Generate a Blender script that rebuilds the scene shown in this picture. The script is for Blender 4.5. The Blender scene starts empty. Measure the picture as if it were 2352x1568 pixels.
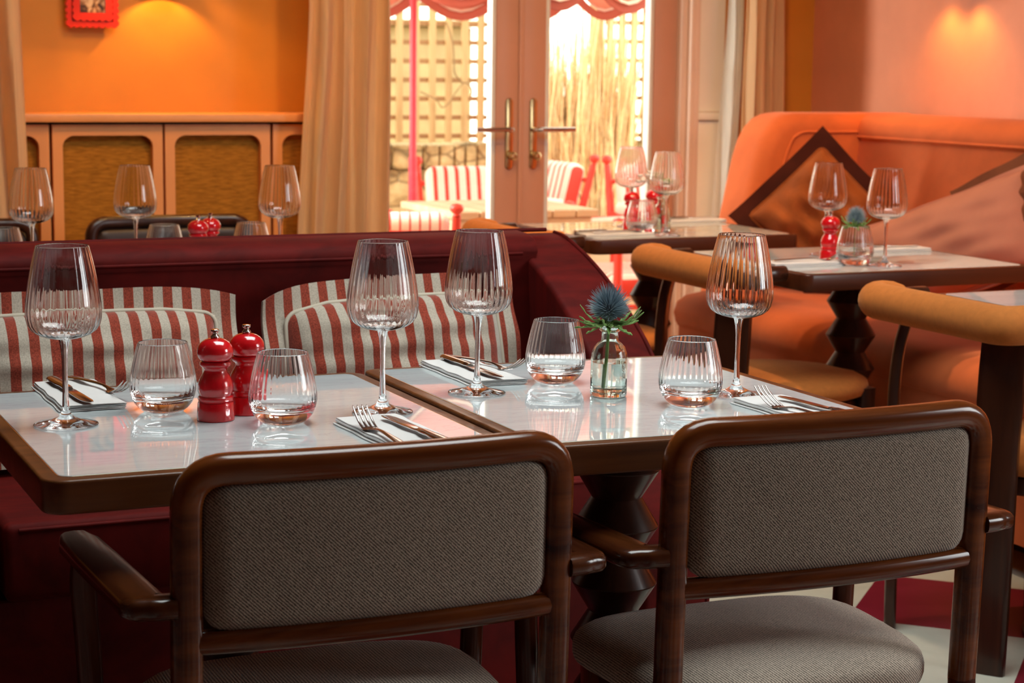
import bpy, bmesh, math, random
from mathutils import Vector, Matrix, Euler
random.seed(11)
PI = math.pi
S = bpy.context.scene
COL = S.collection

# ------------------------------------------------------------------ camera, world, light, exposure
F_PX, PITCH, YAW, ROLL = 4370.5, math.radians(8.2917), math.radians(24.0371), math.radians(0.668)
fw = Vector((math.sin(YAW)*math.cos(PITCH), math.cos(YAW)*math.cos(PITCH), -math.sin(PITCH)))
rt = Vector((math.cos(YAW), -math.sin(YAW), 0)); up = rt.cross(fw)
rt2 = rt*math.cos(ROLL)+up*math.sin(ROLL); up2 = -rt*math.sin(ROLL)+up*math.cos(ROLL)
cd = bpy.data.cameras.new('camera'); cam = bpy.data.objects.new('camera', cd); COL.objects.link(cam)
m = Matrix.Identity(4)
for i in range(3):
    m[i][0] = rt2[i]; m[i][1] = up2[i]; m[i][2] = -fw[i]
m[2][3] = 1.25
cam.matrix_world = m
cd.sensor_fit = 'HORIZONTAL'; cd.sensor_width = 36.0; cd.lens = F_PX*36.0/2352.0
cd.clip_start = 0.05; cd.clip_end = 200
cd.dof.use_dof = True; cd.dof.focus_distance = 2.85; cd.dof.aperture_fstop = 9.0
S.camera = cam

S.view_settings.view_transform = 'Standard'; S.view_settings.look = 'None'
S.view_settings.gamma = 1.0; S.view_settings.use_curve_mapping = False
S.view_settings.exposure = 0.0
S.cycles.use_denoising = True
S.cycles.max_bounces = 28; S.cycles.transmission_bounces = 24; S.cycles.transparent_max_bounces = 24
S.cycles.diffuse_bounces = 4; S.cycles.glossy_bounces = 10
S.cycles.sample_clamp_indirect = 6.0
S.cycles.caustics_refractive = True; S.cycles.caustics_reflective = False
S.cycles.blur_glossy = 0.2

W = bpy.data.worlds.new('sky'); S.world = W; W.use_nodes = True
bg = W.node_tree.nodes['Background']
bg.inputs[0].default_value = (1.0, 0.93, 0.80, 1); bg.inputs[1].default_value = 4.0

def light(name, kind, loc, energy, color, rot=None, target=None, **kw):
    d = bpy.data.lights.new(name, kind); d.energy = energy; d.color = color
    for k, v in kw.items(): setattr(d, k, v)
    o = bpy.data.objects.new(name, d); COL.objects.link(o); o.location = loc
    if target is not None:
        o.rotation_euler = (Vector(target)-Vector(loc)).to_track_quat('-Z', 'Y').to_euler()
    elif rot: o.rotation_euler = rot
    return o
# sun on the garden side, from the left and behind the building's end
light('sun', 'SUN', (0, 8, 8), 2.5, (1.0, 0.86, 0.62), target=(1.7, 8.7, 6.2), angle=0.02)
# daylight through the roof light, the garden doors and the window in the right wall
light('daylight_roof_light', 'AREA', (1.45, 2.75, 2.84), 42, (0.82, 0.95, 1.0), rot=(0, 0, 0), shape='RECTANGLE', size=1.5, size_y=1.3)
light('garden_fill_left', 'AREA', (1.25, 7.0, 1.55), 85, (1.0, 0.93, 0.84), target=(3.9, 5.3, .85), shape='RECTANGLE', size=.8, size_y=1.1)  # added panel outdoors, brightens the right wall through the doors
light('daylight_right_window', 'AREA', (3.96, 0.8, 1.55), 34, (0.86, 0.95, 1.0), target=(1.4, 2.0, 0.8), shape='RECTANGLE', size=.95, size_y=1.2)

# ------------------------------------------------------------------ materials
def nm(name):
    mt = bpy.data.materials.new(name); mt.use_nodes = True
    nt = mt.node_tree; b = nt.nodes['Principled BSDF']
    return mt, nt, b
def nd(nt, t, **kw):
    n = nt.nodes.new(t)
    for k, v in kw.items():
        if k in n.inputs.keys() if hasattr(n.inputs, 'keys') else False: n.inputs[k].default_value = v
        else: setattr(n, k, v)
    return n
def coords(nt, scale=(1, 1, 1), out='Object', rot=(0, 0, 0)):
    tc = nt.nodes.new('ShaderNodeTexCoord'); mp = nt.nodes.new('ShaderNodeMapping')
    mp.inputs['Scale'].default_value = scale; mp.inputs['Rotation'].default_value = rot
    nt.links.new(tc.outputs[out], mp.inputs['Vector']); return mp.outputs['Vector']
def noise(nt, vec, scale, detail=4, rough=.55, dist=0):
    n = nt.nodes.new('ShaderNodeTexNoise'); n.inputs['Scale'].default_value = scale
    n.inputs['Detail'].default_value = detail; n.inputs['Roughness'].default_value = rough
    n.inputs['Distortion'].default_value = dist
    nt.links.new(vec, n.inputs['Vector']); return n.outputs['Fac']
def ramp(nt, fac, stops):
    r = nt.nodes.new('ShaderNodeValToRGB'); e = r.color_ramp.elements
    while len(e) < len(stops): e.new(.5)
    for i, (p, c) in enumerate(stops):
        e[i].position = p; e[i].color = (*c, 1)
    nt.links.new(fac, r.inputs['Fac']); return r.outputs['Color']
def bump(nt, b, h, strength, dist=.002):
    n = nt.nodes.new('ShaderNodeBump'); n.inputs['Strength'].default_value = strength; n.inputs['Distance'].default_value = dist
    nt.links.new(h, n.inputs['Height']); nt.links.new(n.outputs['Normal'], b.inputs['Normal'])
def setp(b, **kw):
    for k, v in kw.items():
        k = {'rough': 'Roughness', 'metal': 'Metallic', 'sheen': 'Sheen Weight', 'sheen_rough': 'Sheen Roughness', 'coat': 'Coat Weight',
             'coat_rough': 'Coat Roughness', 'spec': 'Specular IOR Level', 'color': 'Base Color', 'trans': 'Transmission Weight', 'ior': 'IOR', 'tint': 'Sheen Tint'}[k]
        b.inputs[k].default_value = (*v, 1) if isinstance(v, tuple) else v
def plain(name, c, rough=.5, **kw):
    mt, nt, b = nm(name); setp(b, color=c, rough=rough, **kw)
    return mt
def paint(name, c, rough=.55, amt=.06):
    mt, nt, b = nm(name); v = coords(nt)
    f = noise(nt, v, 6, 5)
    nt.links.new(ramp(nt, f, [(.3, tuple(x*(1-amt) for x in c)), (.7, tuple(min(1, x*(1+amt)) for x in c))]), b.inputs['Base Color'])
    setp(b, rough=rough); bump(nt, b, noise(nt, v, 140, 2), .06, .001)
    return mt
def wood(name, dark, light_, rough=.28, axis='X', scale=1.0, coat=.0, spec=.3):
    mt, nt, b = nm(name)
    sc = {'X': (3, 40, 40), 'Y': (40, 3, 40), 'Z': (40, 40, 3)}[axis]
    v = coords(nt, tuple(s*scale for s in sc))
    f = noise(nt, v, 1.0, 6, .6, .6)
    nt.links.new(ramp(nt, f, [(.32, dark), (.62, light_), (.8, tuple(x*.8 for x in light_))]), b.inputs['Base Color'])
    setp(b, rough=rough, coat=coat, coat_rough=.12, spec=spec); bump(nt, b, f, .12, .0006)
    return mt
def velvet(name, c, sheen=.6, rough=.75, var=.35, nscale=14, stretch=(1, 1, 1), tint=None):
    mt, nt, b = nm(name); v = coords(nt, stretch)
    f = noise(nt, v, nscale, 4, .6, .4)
    nt.links.new(ramp(nt, f, [(.3, tuple(x*(1-var) for x in c)), (.7, tuple(min(1, x*(1+var*.6)) for x in c))]), b.inputs['Base Color'])
    setp(b, rough=rough, sheen=sheen, sheen_rough=.4, spec=.15, tint=tint or tuple(min(1, x*3+.05) for x in c))
    bump(nt, b, noise(nt, v, 700, 2), .12, .0006)
    return mt
def stripes(name, a, c2, period, duty=.5, axis=0, rough=.8, fuzz=.0, phase=0.0):
    mt, nt, b = nm(name); v = coords(nt)
    sx = nt.nodes.new('ShaderNodeSeparateXYZ'); nt.links.new(v, sx.inputs[0])
    def M(op, x, y):
        n = nt.nodes.new('ShaderNodeMath'); n.operation = op
        for i, s in enumerate((x, y)):
            if s is None: continue
            if isinstance(s, (int, float)): n.inputs[i].default_value = s
            else: nt.links.new(s, n.inputs[i])
        return n.outputs[0]
    q = M('DIVIDE', sx.outputs[axis], period); q = M('ADD', q, 100.0+phase); q = M('FRACT', q, None)
    fac = M('GREATER_THAN', q, duty)
    mx = nt.nodes.new('ShaderNodeMix'); mx.data_type = 'RGBA'
    nt.links.new(fac, mx.inputs[0])
    f = noise(nt, v, 420, 2)
    nt.links.new(ramp(nt, f, [(.35, tuple(x*(1-fuzz) for x in a)), (.65, tuple(min(1, x*(1+fuzz)) for x in a))]), mx.inputs[6])
    nt.links.new(ramp(nt, f, [(.35, tuple(x*(1-fuzz*.5) for x in c2)), (.65, tuple(min(1, x*(1+fuzz*.4)) for x in c2))]), mx.inputs[7])
    nt.links.new(mx.outputs[2], b.inputs['Base Color'])
    setp(b, rough=rough, sheen=.25, spec=.1); bump(nt, b, f, .25, .001)
    return mt
def glassmat(name, c=(1, 1, 1), ior=1.48, rough=0.0, clear=.0):
    mt = bpy.data.materials.new(name); mt.use_nodes = True; nt = mt.node_tree
    nt.nodes.remove(nt.nodes['Principled BSDF'])
    g = nt.nodes.new('ShaderNodeBsdfGlass'); g.inputs['Color'].default_value = (*c, 1); g.inputs['IOR'].default_value = ior
    g.inputs['Roughness'].default_value = rough
    t = nt.nodes.new('ShaderNodeBsdfTransparent'); mx = nt.nodes.new('ShaderNodeMixShader'); mx.inputs[0].default_value = clear
    nt.links.new(g.outputs[0], mx.inputs[1]); nt.links.new(t.outputs[0], mx.inputs[2])
    nt.links.new(mx.outputs[0], nt.nodes['Material Output'].inputs['Surface'])
    return mt
def panemat(name):
    mt = bpy.data.materials.new(name); mt.use_nodes = True; nt = mt.node_tree
    nt.nodes.remove(nt.nodes['Principled BSDF'])
    t = nt.nodes.new('ShaderNodeBsdfTransparent'); g = nt.nodes.new('ShaderNodeBsdfGlossy'); g.inputs['Roughness'].default_value = .02
    t.inputs['Color'].default_value = (.97, .98, .97, 1)
    lw = nt.nodes.new('ShaderNodeLayerWeight'); lw.inputs['Blend'].default_value = .5
    pw = nt.nodes.new('ShaderNodeMath'); pw.operation = 'POWER'; pw.inputs[1].default_value = 5; nt.links.new(lw.outputs['Facing'], pw.inputs[0])
    fr = nt.nodes.new('ShaderNodeMath'); fr.operation = 'MULTIPLY_ADD'; fr.inputs[1].default_value = .9; fr.inputs[2].default_value = .035; nt.links.new(pw.outputs[0], fr.inputs[0])
    mx = nt.nodes.new('ShaderNodeMixShader')
    nt.links.new(fr.outputs[0], mx.inputs[0]); nt.links.new(t.outputs[0], mx.inputs[1]); nt.links.new(g.outputs[0], mx.inputs[2])
    nt.links.new(mx.outputs[0], nt.nodes['Material Output'].inputs['Surface'])
    return mt
def curtainmat(name, c):
    mt, nt, b = nm(name); v = coords(nt, (60, 60, 4))
    f = noise(nt, v, 3, 3)
    cc = ramp(nt, f, [(.3, tuple(x*.9 for x in c)), (.7, c)])
    nt.links.new(cc, b.inputs['Base Color']); setp(b, rough=.85, sheen=.2)
    tr = nt.nodes.new('ShaderNodeBsdfTranslucent'); nt.links.new(cc, tr.inputs['Color'])
    mx = nt.nodes.new('ShaderNodeMixShader'); mx.inputs[0].default_value = .5
    nt.links.new(b.outputs[0], mx.inputs[1]); nt.links.new(tr.outputs[0], mx.inputs[2])
    nt.links.new(mx.outputs[0], nt.nodes['Material Output'].inputs['Surface'])
    return mt

WALL = paint('lamplit_wall_paint', (.60, .238, .020))  # same paint as the right wall, with the lamps' orange put into the colour
WALLR = paint('daylit_wall_paint', (.66, .265, .15))  # same paint as the back wall, in its daylight tone
CUPB = paint('cupboard_paint', (.82, .34, .115), .4, .04)
CASING = paint('casing_paint', (.84, .64, .53), .4, .04)
TRIM = paint('trim_paint', (.66, .38, .26), .4, .04)
TRIML = paint('pale_trim_paint', (.93, .86, .76), .45, .03)
DOORP = paint('door_paint', (.62, .33, .23), .38, .03)
BEAD = paint('white_bead', (.78, .80, .78), .4, .02)
CEIL = paint('ceiling_paint', (.34, .22, .16)); WALLD = paint('dim_wall_paint', (.20, .07, .05))
MDARK = plain('dark_gap', (.02, .008, .004), .8)
BRASS = plain('aged_brass', (.62, .45, .22), .22, metal=1.0)
CHROME = plain('polished_nickel', (.75, .72, .68), .12, metal=1.0)
STEEL = plain('cutlery_steel', (.60, .57, .54), .16, metal=1.0)
CHAIRW = wood('chair_wood', (.030, .0042, .0012), (.15, .037, .006), .2, 'X', .5, .22)
CHAIRWZ = wood('chair_wood_upright', (.028, .004, .0012), (.070, .013, .003), .26, 'Z', .5, .12)
CHAIRWY = wood('chair_wood_arm', (.030, .006, .002), (.075, .019, .004), .2, 'Y', .5, .3)
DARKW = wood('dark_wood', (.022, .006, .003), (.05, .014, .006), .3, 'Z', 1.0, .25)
TABLEW = wood('table_edge_wood', (.040, .0095, .003), (.155, .052, .015), .32, 'X', .6, .1)
TABLEWD = wood('table_edge_dark_wood', (.04, .010, .004), (.075, .019, .007), .3, 'X', .6, .15)
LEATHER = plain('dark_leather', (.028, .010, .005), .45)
RED = plain('red_lacquer', (.66, .006, .012), .16, coat=1.0, coat_rough=.05)
GLASS = glassmat('clear_glass'); VGLASS = glassmat('bottle_glass', (.95, .985, .965)); WATER = glassmat('water', (.97, .99, .985), 1.33)
PANE = panemat('window_glass')
MAROON = velvet('maroon_velvet', (.105, .0042, .0028), .16, .7, .45, 9, (1, 3, 1), (.7, .08, .06))
CORAL = velvet('coral_velvet', (.68, .155, .047), .5, .75, .16, 5, (1, 1, 1), (.9, .45, .3))
OCHRE = velvet('ochre_wool', (.58, .190, .042), .35, .85, .12, 60, (1, 1, 1), (.8, .5, .25))
RUST = velvet('rust_velvet', (.31, .080, .019), .4, .8, .35, 10, (1, 1, 1), (.8, .35, .15))
RUSTD = velvet('dark_rust_velvet', (.055, .009, .004), .2, .8, .3, 10, (1, 1, 1), (.5, .12, .06))
PINK = velvet('dusty_pink_linen', (.52, .215, .145), .25, .9, .07, 12)
BROWNV = velvet('brown_velvet', (.20, .070, .035), .35, .85, .2, 12)
PIPE = plain('cream_piping', (.52, .46, .36), .8)
STRIPE = stripes('rust_cream_stripe', (.27, .045, .024), (.47, .41, .33), .0365, .5, 0, .85, .35)
PSTRIPE = stripes('red_white_stripe', (.72, .075, .060), (.86, .82, .74), .052, .36, 0, .8, .05)
PSTRIPEN = stripes('thin_red_white_stripe', (.70, .08, .09), (.86, .82, .76), .035, .2, 0, .8, .05)
PRED = plain('red_painted_frame', (.68, .045, .028), .4)
NAPKIN = plain('napkin_cloth', (.80, .78, .76), .85, sheen=.2)
LINEN = velvet('burlap', (.42, .17, .022), .1, .95, .45, 26, (1, 1, 9))
CURT = curtainmat('curtain_cloth', (.93, .70, .43)); SHEER = curtainmat('sheer_cloth', (.97, .97, .93))
PATIOW = wood('patio_table_wood', (.52, .40, .26), (.70, .56, .38), .6, 'X', .5)
FENCEW = wood('fence_wood', (.36, .245, .11), (.50, .36, .18), .7, 'Z', .5)
FENCED = wood('fence_cross_wood', (.26, .145, .065), (.36, .22, .10), .7, 'X', .5)
REED = velvet('dry_reed', (.88, .68, .40), .1, .9, .25, 40)
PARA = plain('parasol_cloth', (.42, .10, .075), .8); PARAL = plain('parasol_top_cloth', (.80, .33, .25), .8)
WHITET = plain('white_tape', (.88, .86, .80), .8)
POLE = plain('parasol_pole_paint', (.62, .05, .10), .35)
GREEN = velvet('leaf_green', (.22, .36, .11), .1, .7, .35, 60); STEMG = plain('stem_green', (.20, .28, .07), .5)
SPIKE = plain('thistle_blue_grey', (.20, .27, .32), .4); PETAL = plain('white_petal', (.85, .80, .76), .6)
FRAMER = plain('red_frame_lacquer', (.78, .030, .004), .28, coat=.6)
BROWNB = plain('burnt_brown', (.10, .03, .012), .5)

def marble():
    mt, nt, b = nm('white_marble'); v = coords(nt, (1, 4.5, 1), rot=(0, 0, .12))
    f = noise(nt, v, 5, 8, .62, 1.4); g = noise(nt, v, 1.6, 4, .5, .5)
    c1 = ramp(nt, f, [(.34, (.60, .655, .66)), (.475, (.59, .64, .645)), (.50, (.54, .575, .58)), (.525, (.60, .655, .66)), (.8, (.62, .68, .675))])
    c2 = ramp(nt, g, [(.35, (.88, .88, .89)), (.65, (1, 1, 1))])
    mx = nt.nodes.new('ShaderNodeMix'); mx.data_type = 'RGBA'; mx.blend_type = 'MULTIPLY'; mx.inputs[0].default_value = 1
    nt.links.new(c1, mx.inputs[6]); nt.links.new(c2, mx.inputs[7]); nt.links.new(mx.outputs[2], b.inputs['Base Color'])
    setp(b, rough=.012, ior=1.9); return mt
MARBLE = marble()
def tweed(name, a, c2, scale=1.0):
    mt, nt, b = nm(name)
    v = coords(nt, (1, 1, 1), rot=(0, .8, 0))
    w = nt.nodes.new('ShaderNodeTexWave'); w.inputs['Scale'].default_value = 100*scale; w.inputs['Distortion'].default_value = 2.2
    w.inputs['Detail'].default_value = 2; w.inputs['Detail Scale'].default_value = 6; w.bands_direction = 'X'
    nt.links.new(v, w.inputs['Vector'])
    f = noise(nt, coords(nt), 520*scale, 2, .6)
    mm = nt.nodes.new('ShaderNodeMath'); mm.operation = 'MULTIPLY_ADD'; mm.inputs[1].default_value = .45
    nt.links.new(w.outputs['Fac'], mm.inputs[0])
    m2 = nt.nodes.new('ShaderNodeMath'); m2.operation = 'MULTIPLY'; m2.inputs[1].default_value = .6; nt.links.new(f, m2.inputs[0])
    nt.links.new(m2.outputs[0], mm.inputs[2])
    nt.links.new(ramp(nt, mm.outputs[0], [(.30, a), (.72, c2)]), b.inputs['Base Color'])
    setp(b, rough=.9, sheen=.25, spec=.1); bump(nt, b, mm.outputs[0], .5, .0012)
    return mt
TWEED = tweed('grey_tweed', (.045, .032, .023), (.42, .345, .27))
TWEEDS = tweed('grey_tweed_lit_seat', (.10, .078, .06), (.60, .50, .40))  # same tweed lightened, light from above put into the seat's colour

def floor_mat():
    mt, nt, b = nm('checker_floor'); tc = nt.nodes.new('ShaderNodeTexCoord')
    sx = nt.nodes.new('ShaderNodeSeparateXYZ'); nt.links.new(tc.outputs['Object'], sx.inputs[0])
    def M(op, x, y=None):
        n = nt.nodes.new('ShaderNodeMath'); n.operation = op
        for i, s in enumerate((x, y)):
            if s is None: continue
            if isinstance(s, (int, float)): n.inputs[i].default_value = s
            else: nt.links.new(s, n.inputs[i])
        return n.outputs[0]
    P = .58
    u = M('FLOOR', M('DIVIDE', M('SUBTRACT', M('ADD', sx.outputs[0], sx.outputs[1]), 5.99), P))
    w = M('FLOOR', M('DIVIDE', M('SUBTRACT', M('SUBTRACT', sx.outputs[1], sx.outputs[0]), .536), P))
    k = M('MODULO', M('ABSOLUTE', M('ADD', u, w)), 2.0)
    k = M('GREATER_THAN', k, .5)
    mx = nt.nodes.new('ShaderNodeMix'); mx.data_type = 'RGBA'; nt.links.new(k, mx.inputs[0])
    f = noise(nt, tc.outputs['Object'], 9, 6, .6, .5)
    nt.links.new(ramp(nt, f, [(.3, (.16, .008, .020)), (.7, (.21, .014, .030))]), mx.inputs[6])
    nt.links.new(ramp(nt, f, [(.3, (.50, .51, .42)), (.7, (.60, .60, .50))]), mx.inputs[7])
    nt.links.new(mx.outputs[2], b.inputs['Base Color']); setp(b, rough=.35)
    return mt
FLOORM = floor_mat()
def stone_mat():
    mt, nt, b = nm('rubble_stone'); v = coords(nt, (1, 1, 1))
    br = nt.nodes.new('ShaderNodeTexVoronoi'); br.feature = 'DISTANCE_TO_EDGE'; br.inputs['Scale'].default_value = 6.5
    v2 = coords(nt, (.8, 1, 1.5)); nt.links.new(v2, br.inputs['Vector'])
    f = noise(nt, v, 11, 5, .6)
    c = ramp(nt, f, [(.3, (.30, .22, .11)), (.5, (.50, .39, .20)), (.72, (.66, .53, .30))])
    e = ramp(nt, br.outputs['Distance'], [(.0, (.35, .33, .30)), (.08, (1, 1, 1))])
    mx = nt.nodes.new('ShaderNodeMix'); mx.data_type = 'RGBA'; mx.blend_type = 'MULTIPLY'; mx.inputs[0].default_value = 1
    nt.links.new(c, mx.inputs[6]); nt.links.new(e, mx.inputs[7]); nt.links.new(mx.outputs[2], b.inputs['Base Color'])
    setp(b, rough=.95); bump(nt, b, br.outputs['Distance'], .8, .03); return mt
STONE = stone_mat()
def photo_mat():
    mt, nt, b = nm('old_photo_print'); v = coords(nt, (1, 1, 1))
    f = noise(nt, v, 26, 3, .5, 1.2)
    nt.links.new(ramp(nt, f, [(.38, (.05, .02, .01)), (.5, (.42, .22, .10)), (.62, (.72, .55, .38))]), b.inputs['Base Color'])
    setp(b, rough=.3); return mt
PHOTO = photo_mat()

# ------------------------------------------------------------------ mesh helpers
class MB:
    def __init__(s): s.bm = bmesh.new()
    def face(s, vs):
        try: return s.bm.faces.new(vs)
        except ValueError: return None
    def box(s, x0, x1, y0, y1, z0, z1, r=0, seg=2):
        v = [s.bm.verts.new(p) for p in ((x0,y0,z0),(x1,y0,z0),(x1,y1,z0),(x0,y1,z0),(x0,y0,z1),(x1,y0,z1),(x1,y1,z1),(x0,y1,z1))]
        fs = [s.face([v[i] for i in q]) for q in ((0,3,2,1),(4,5,6,7),(0,1,5,4),(1,2,6,5),(2,3,7,6),(3,0,4,7))]
        if r > 0:
            es = list({e for f in fs for e in f.edges})
            bmesh.ops.bevel(s.bm, geom=es, offset=r, segments=seg, profile=.5, affect='EDGES', clamp_overlap=True)
        return s
    def prism(s, pts, d0, d1, axis, r=0, seg=3):
        """polygon pts extruded along an axis from d0 to d1; pts give the other two coordinates in order"""
        def P(a, c, d):
            return {'X': (d, a, c), 'Y': (a, d, c), 'Z': (a, c, d)}[axis]
        lo = [s.bm.verts.new(P(a, c, d0)) for a, c in pts]; hi = [s.bm.verts.new(P(a, c, d1)) for a, c in pts]
        n = len(pts); fs = [s.face(lo[::-1]), s.face(hi)]
        for i in range(n): fs.append(s.face([lo[i], lo[(i+1) % n], hi[(i+1) % n], hi[i]]))
        fs = [f for f in fs if f]
        bmesh.ops.recalc_face_normals(s.bm, faces=fs)
        if r > 0:
            es = [e for e in set(fs[0].edges) | set(fs[1].edges)]
            bmesh.ops.bevel(s.bm, geom=es, offset=r, segments=seg, profile=.5, affect='EDGES', clamp_overlap=True)
        return s
    def rings(s, rings, closed=True, cap0=True, cap1=True, loop=False):
        R = [[s.bm.verts.new(p) for p in ring] for ring in rings]
        n = len(R[0]); m_ = len(R)
        for i in range(m_ if loop else m_-1):
            a, c = R[i], R[(i+1) % m_]
            for j in range(n if closed else n-1):
                s.face([a[j], a[(j+1) % n], c[(j+1) % n], c[j]])
        if not loop:
            if cap0: s.face(R[0][::-1])
            if cap1: s.face(R[-1])
        return s
    def lathe(s, prof, n=48, cx=0, cy=0, flute=None, cap0=False, cap1=False):
        rs = []
        for k, (r, z) in enumerate(prof):
            ring = []
            for j in range(n):
                a = 2*PI*j/n; q = r*(1+(flute(a, k) if flute else 0))
                ring.append((cx+q*math.cos(a), cy+q*math.sin(a), z))
            rs.append(ring)
        return s.rings(rs, True, cap0, cap1)
    def tube(s, pts, r, n=10, ry=None, cap=True, loop=False, upv=(0, 0, 1), sq=2.0):
        pts = [Vector(p) for p in pts]; N = len(pts); rs = []
        prev = None
        for i, p in enumerate(pts):
            if loop: t = pts[(i+1) % N]-pts[(i-1) % N]
            else: t = pts[min(i+1, N-1)]-pts[max(i-1, 0)]
            t.normalize()
            if prev is None:
                u = Vector(upv); u = u-t*u.dot(t)
                if u.length < 1e-3: u = Vector((1, 0, 0)); u = u-t*u.dot(t)
                u.normalize()
            else:
                u = prev-t*prev.dot(t); u.normalize()
            prev = u; w = t.cross(u)
            rr = r[i] if isinstance(r, (list, tuple)) else r
            rb = rr if ry is None else (ry[i] if isinstance(ry, (list, tuple)) else ry)
            ring = []
            for j in range(n):
                a = 2*PI*j/n; c, sn = math.cos(a), math.sin(a)
                if sq != 2.0:
                    c = math.copysign(abs(c)**(2/sq), c); sn = math.copysign(abs(sn)**(2/sq), sn)
                ring.append(p+u*(rr*c)+w*(rb*sn))
            rs.append(ring)
        return s.rings(rs, True, cap, cap, loop)
    def build(s, name, mat, parent=None, smooth=35, weld=False):
        bm = s.bm
        if weld: bmesh.ops.remove_doubles(bm, verts=bm.verts, dist=1e-5)
        bmesh.ops.recalc_face_normals(bm, faces=bm.faces)
        for f in bm.faces: f.smooth = smooth > 0
        if smooth > 0:
            lim = math.radians(smooth)
            for e in bm.edges:
                if len(e.link_faces) == 2 and e.calc_face_angle(0) > lim: e.smooth = False
        me = bpy.data.meshes.new(name); bm.to_mesh(me); bm.free()
        me.materials.append(mat)
        o = bpy.data.objects.new(name, me); COL.objects.link(o)
        if parent: o.parent = parent
        return o
def tag(o, label, cat, group=None, kind=None):
    o['label'] = label; o['category'] = cat
    if group: o['group'] = group
    if kind: o['kind'] = kind
    return o
def thing(name, label, cat, loc=(0, 0, 0), rz=0, group=None):
    o = bpy.data.objects.new(name, None); COL.objects.link(o); o.empty_display_size = .05
    o.location = loc; o.rotation_euler = (0, 0, rz); return tag(o, label, cat, group)
def struct(o, label=None):
    o['kind'] = 'structure'
    if label: o['label'] = label
    return o
def dup(root, label, loc=None, rz=None, group=None, scale=None, tilt=None):
    r = root.copy(); COL.objects.link(r); r['label'] = label
    if group: r['group'] = group
    place(r, loc if loc is not None else root.location, rz if rz is not None else root.rotation_euler[2], scale, tilt)
    for ch in list(root.children):
        c = ch.copy(); COL.objects.link(c); c.parent = r
        for g in list(ch.children):
            d = g.copy(); COL.objects.link(d); d.parent = c
    return r
def place(o, loc, rz=0, scale=None, tilt=None):
    q = Matrix.Rotation(rz, 4, 'Z')
    if tilt: q = Matrix.Rotation(tilt, 4, 'Y') @ q
    o.location = loc; o.rotation_euler = q.to_euler()
    if scale: o.scale = scale
    return o
def rrect(x0, x1, y0, y1, r, n=6):
    pts = []
    for cx, cy, a0 in ((x1-r, y1-r, 0), (x0+r, y1-r, PI/2), (x0+r, y0+r, PI), (x1-r, y0+r, 1.5*PI)):
        for i in range(n+1):
            a = a0+PI/2*i/n; pts.append((cx+r*math.cos(a), cy+r*math.sin(a)))
    return pts
def catmull(pts, k=6):
    P = [Vector(p) for p in pts]; out = []
    for i in range(len(P)-1):
        a, b, c, d = P[max(i-1, 0)], P[i], P[i+1], P[min(i+2, len(P)-1)]
        for j in range(k):
            t = j/k
            out.append(.5*((2*b)+(c-a)*t+(2*a-5*b+4*c-d)*t*t+(3*b-a-3*c+d)*t**3))
    out.append(P[-1]); return out
def arcpath(pts, rad, k=6):
    """polyline with its inner corners rounded"""
    P = [Vector(p) for p in pts]; out = [P[0]]
    for i in range(1, len(P)-1):
        a = (P[i-1]-P[i]); b = (P[i+1]-P[i]); ra = min(rad, a.length*.49, b.length*.49)
        a.normalize(); b.normalize(); s0 = P[i]+a*ra; s1 = P[i]+b*ra
        for j in range(k+1):
            t = j/k; out.append((1-t)**2*s0+2*t*(1-t)*P[i]+t*t*s1)
    out.append(P[-1]); return out

# ------------------------------------------------------------------ room shell
XL, XR, YB, YF, ZC = -2.6, 4.0, 6.2, -1.8, 2.85
o = MB().box(XL-.1, XR+.1, YF-.1, YB+.12, -.06, 0).build('floor', FLOORM, smooth=0); struct(o)
b = MB(); b.box(XL-.1, .68, YF-.1, YB+.12, ZC, ZC+.06); b.box(2.22, XR+.1, YF-.1, YB+.12, ZC, ZC+.06); b.box(.68, 2.22, YF-.1, 2.08, ZC, ZC+.06); b.box(.68, 2.22, 3.42, YB+.12, ZC, ZC+.06)
struct(b.build('ceiling', CEIL, smooth=0))
b = MB(); b.box(.68, 2.22, 2.08, 2.13, ZC, ZC+.16); b.box(.68, 2.22, 3.37, 3.42, ZC, ZC+.16); b.box(.68, .73, 2.13, 3.37, ZC, ZC+.16); b.box(2.17, 2.22, 2.13, 3.37, ZC, ZC+.16); b.box(1.43, 1.47, 2.13, 3.37, ZC+.04, ZC+.1)
w_ = b.build('window_1', TRIML, smooth=0); struct(w_)
MB().box(.73, 2.17, 2.13, 3.37, ZC+.11, ZC+.116).build('glass_pane', PANE, w_, smooth=0)
DX0, DX1, DZ = 2.12, 3.50, 2.15        # door opening
b = MB(); b.box(XL, DX0, YB, YB+.12, 0, ZC); b.box(DX0, DX1, YB, YB+.12, DZ, ZC); b.box(DX1, XR, YB, YB+.12, 0, ZC)
struct(b.build('wall_back', WALL, smooth=0))
b = MB(); b.box(XR, XR+.12, 1.3, YB+.12, 0, ZC); b.box(XR, XR+.12, YF, .3, 0, ZC); b.box(XR, XR+.12, .3, 1.3, 0, .9); b.box(XR, XR+.12, .3, 1.3, 2.2, ZC)
struct(b.build('wall_right', WALLR, smooth=0))
struct(MB().box(XL-.12, XL, YF, YB+.12, 0, ZC).build('wall_left', WALLD, smooth=0))
b = MB(); b.box(XL, XR, YF-.12, YF, 0, ZC)
struct(b.build('wall_front', WALLD, smooth=0))
# pale reveal panel right of the doors with its dado rail
struct(MB().box(3.502, 3.62, YB-.012, YB, 0, 1.05, .002).box(3.497, 3.62, YB-.024, YB, 1.053, 1.082, .003).box(3.502, 3.61, YB-.006, YB, 1.084, ZC).build('trim_1', TRIML))
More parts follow.
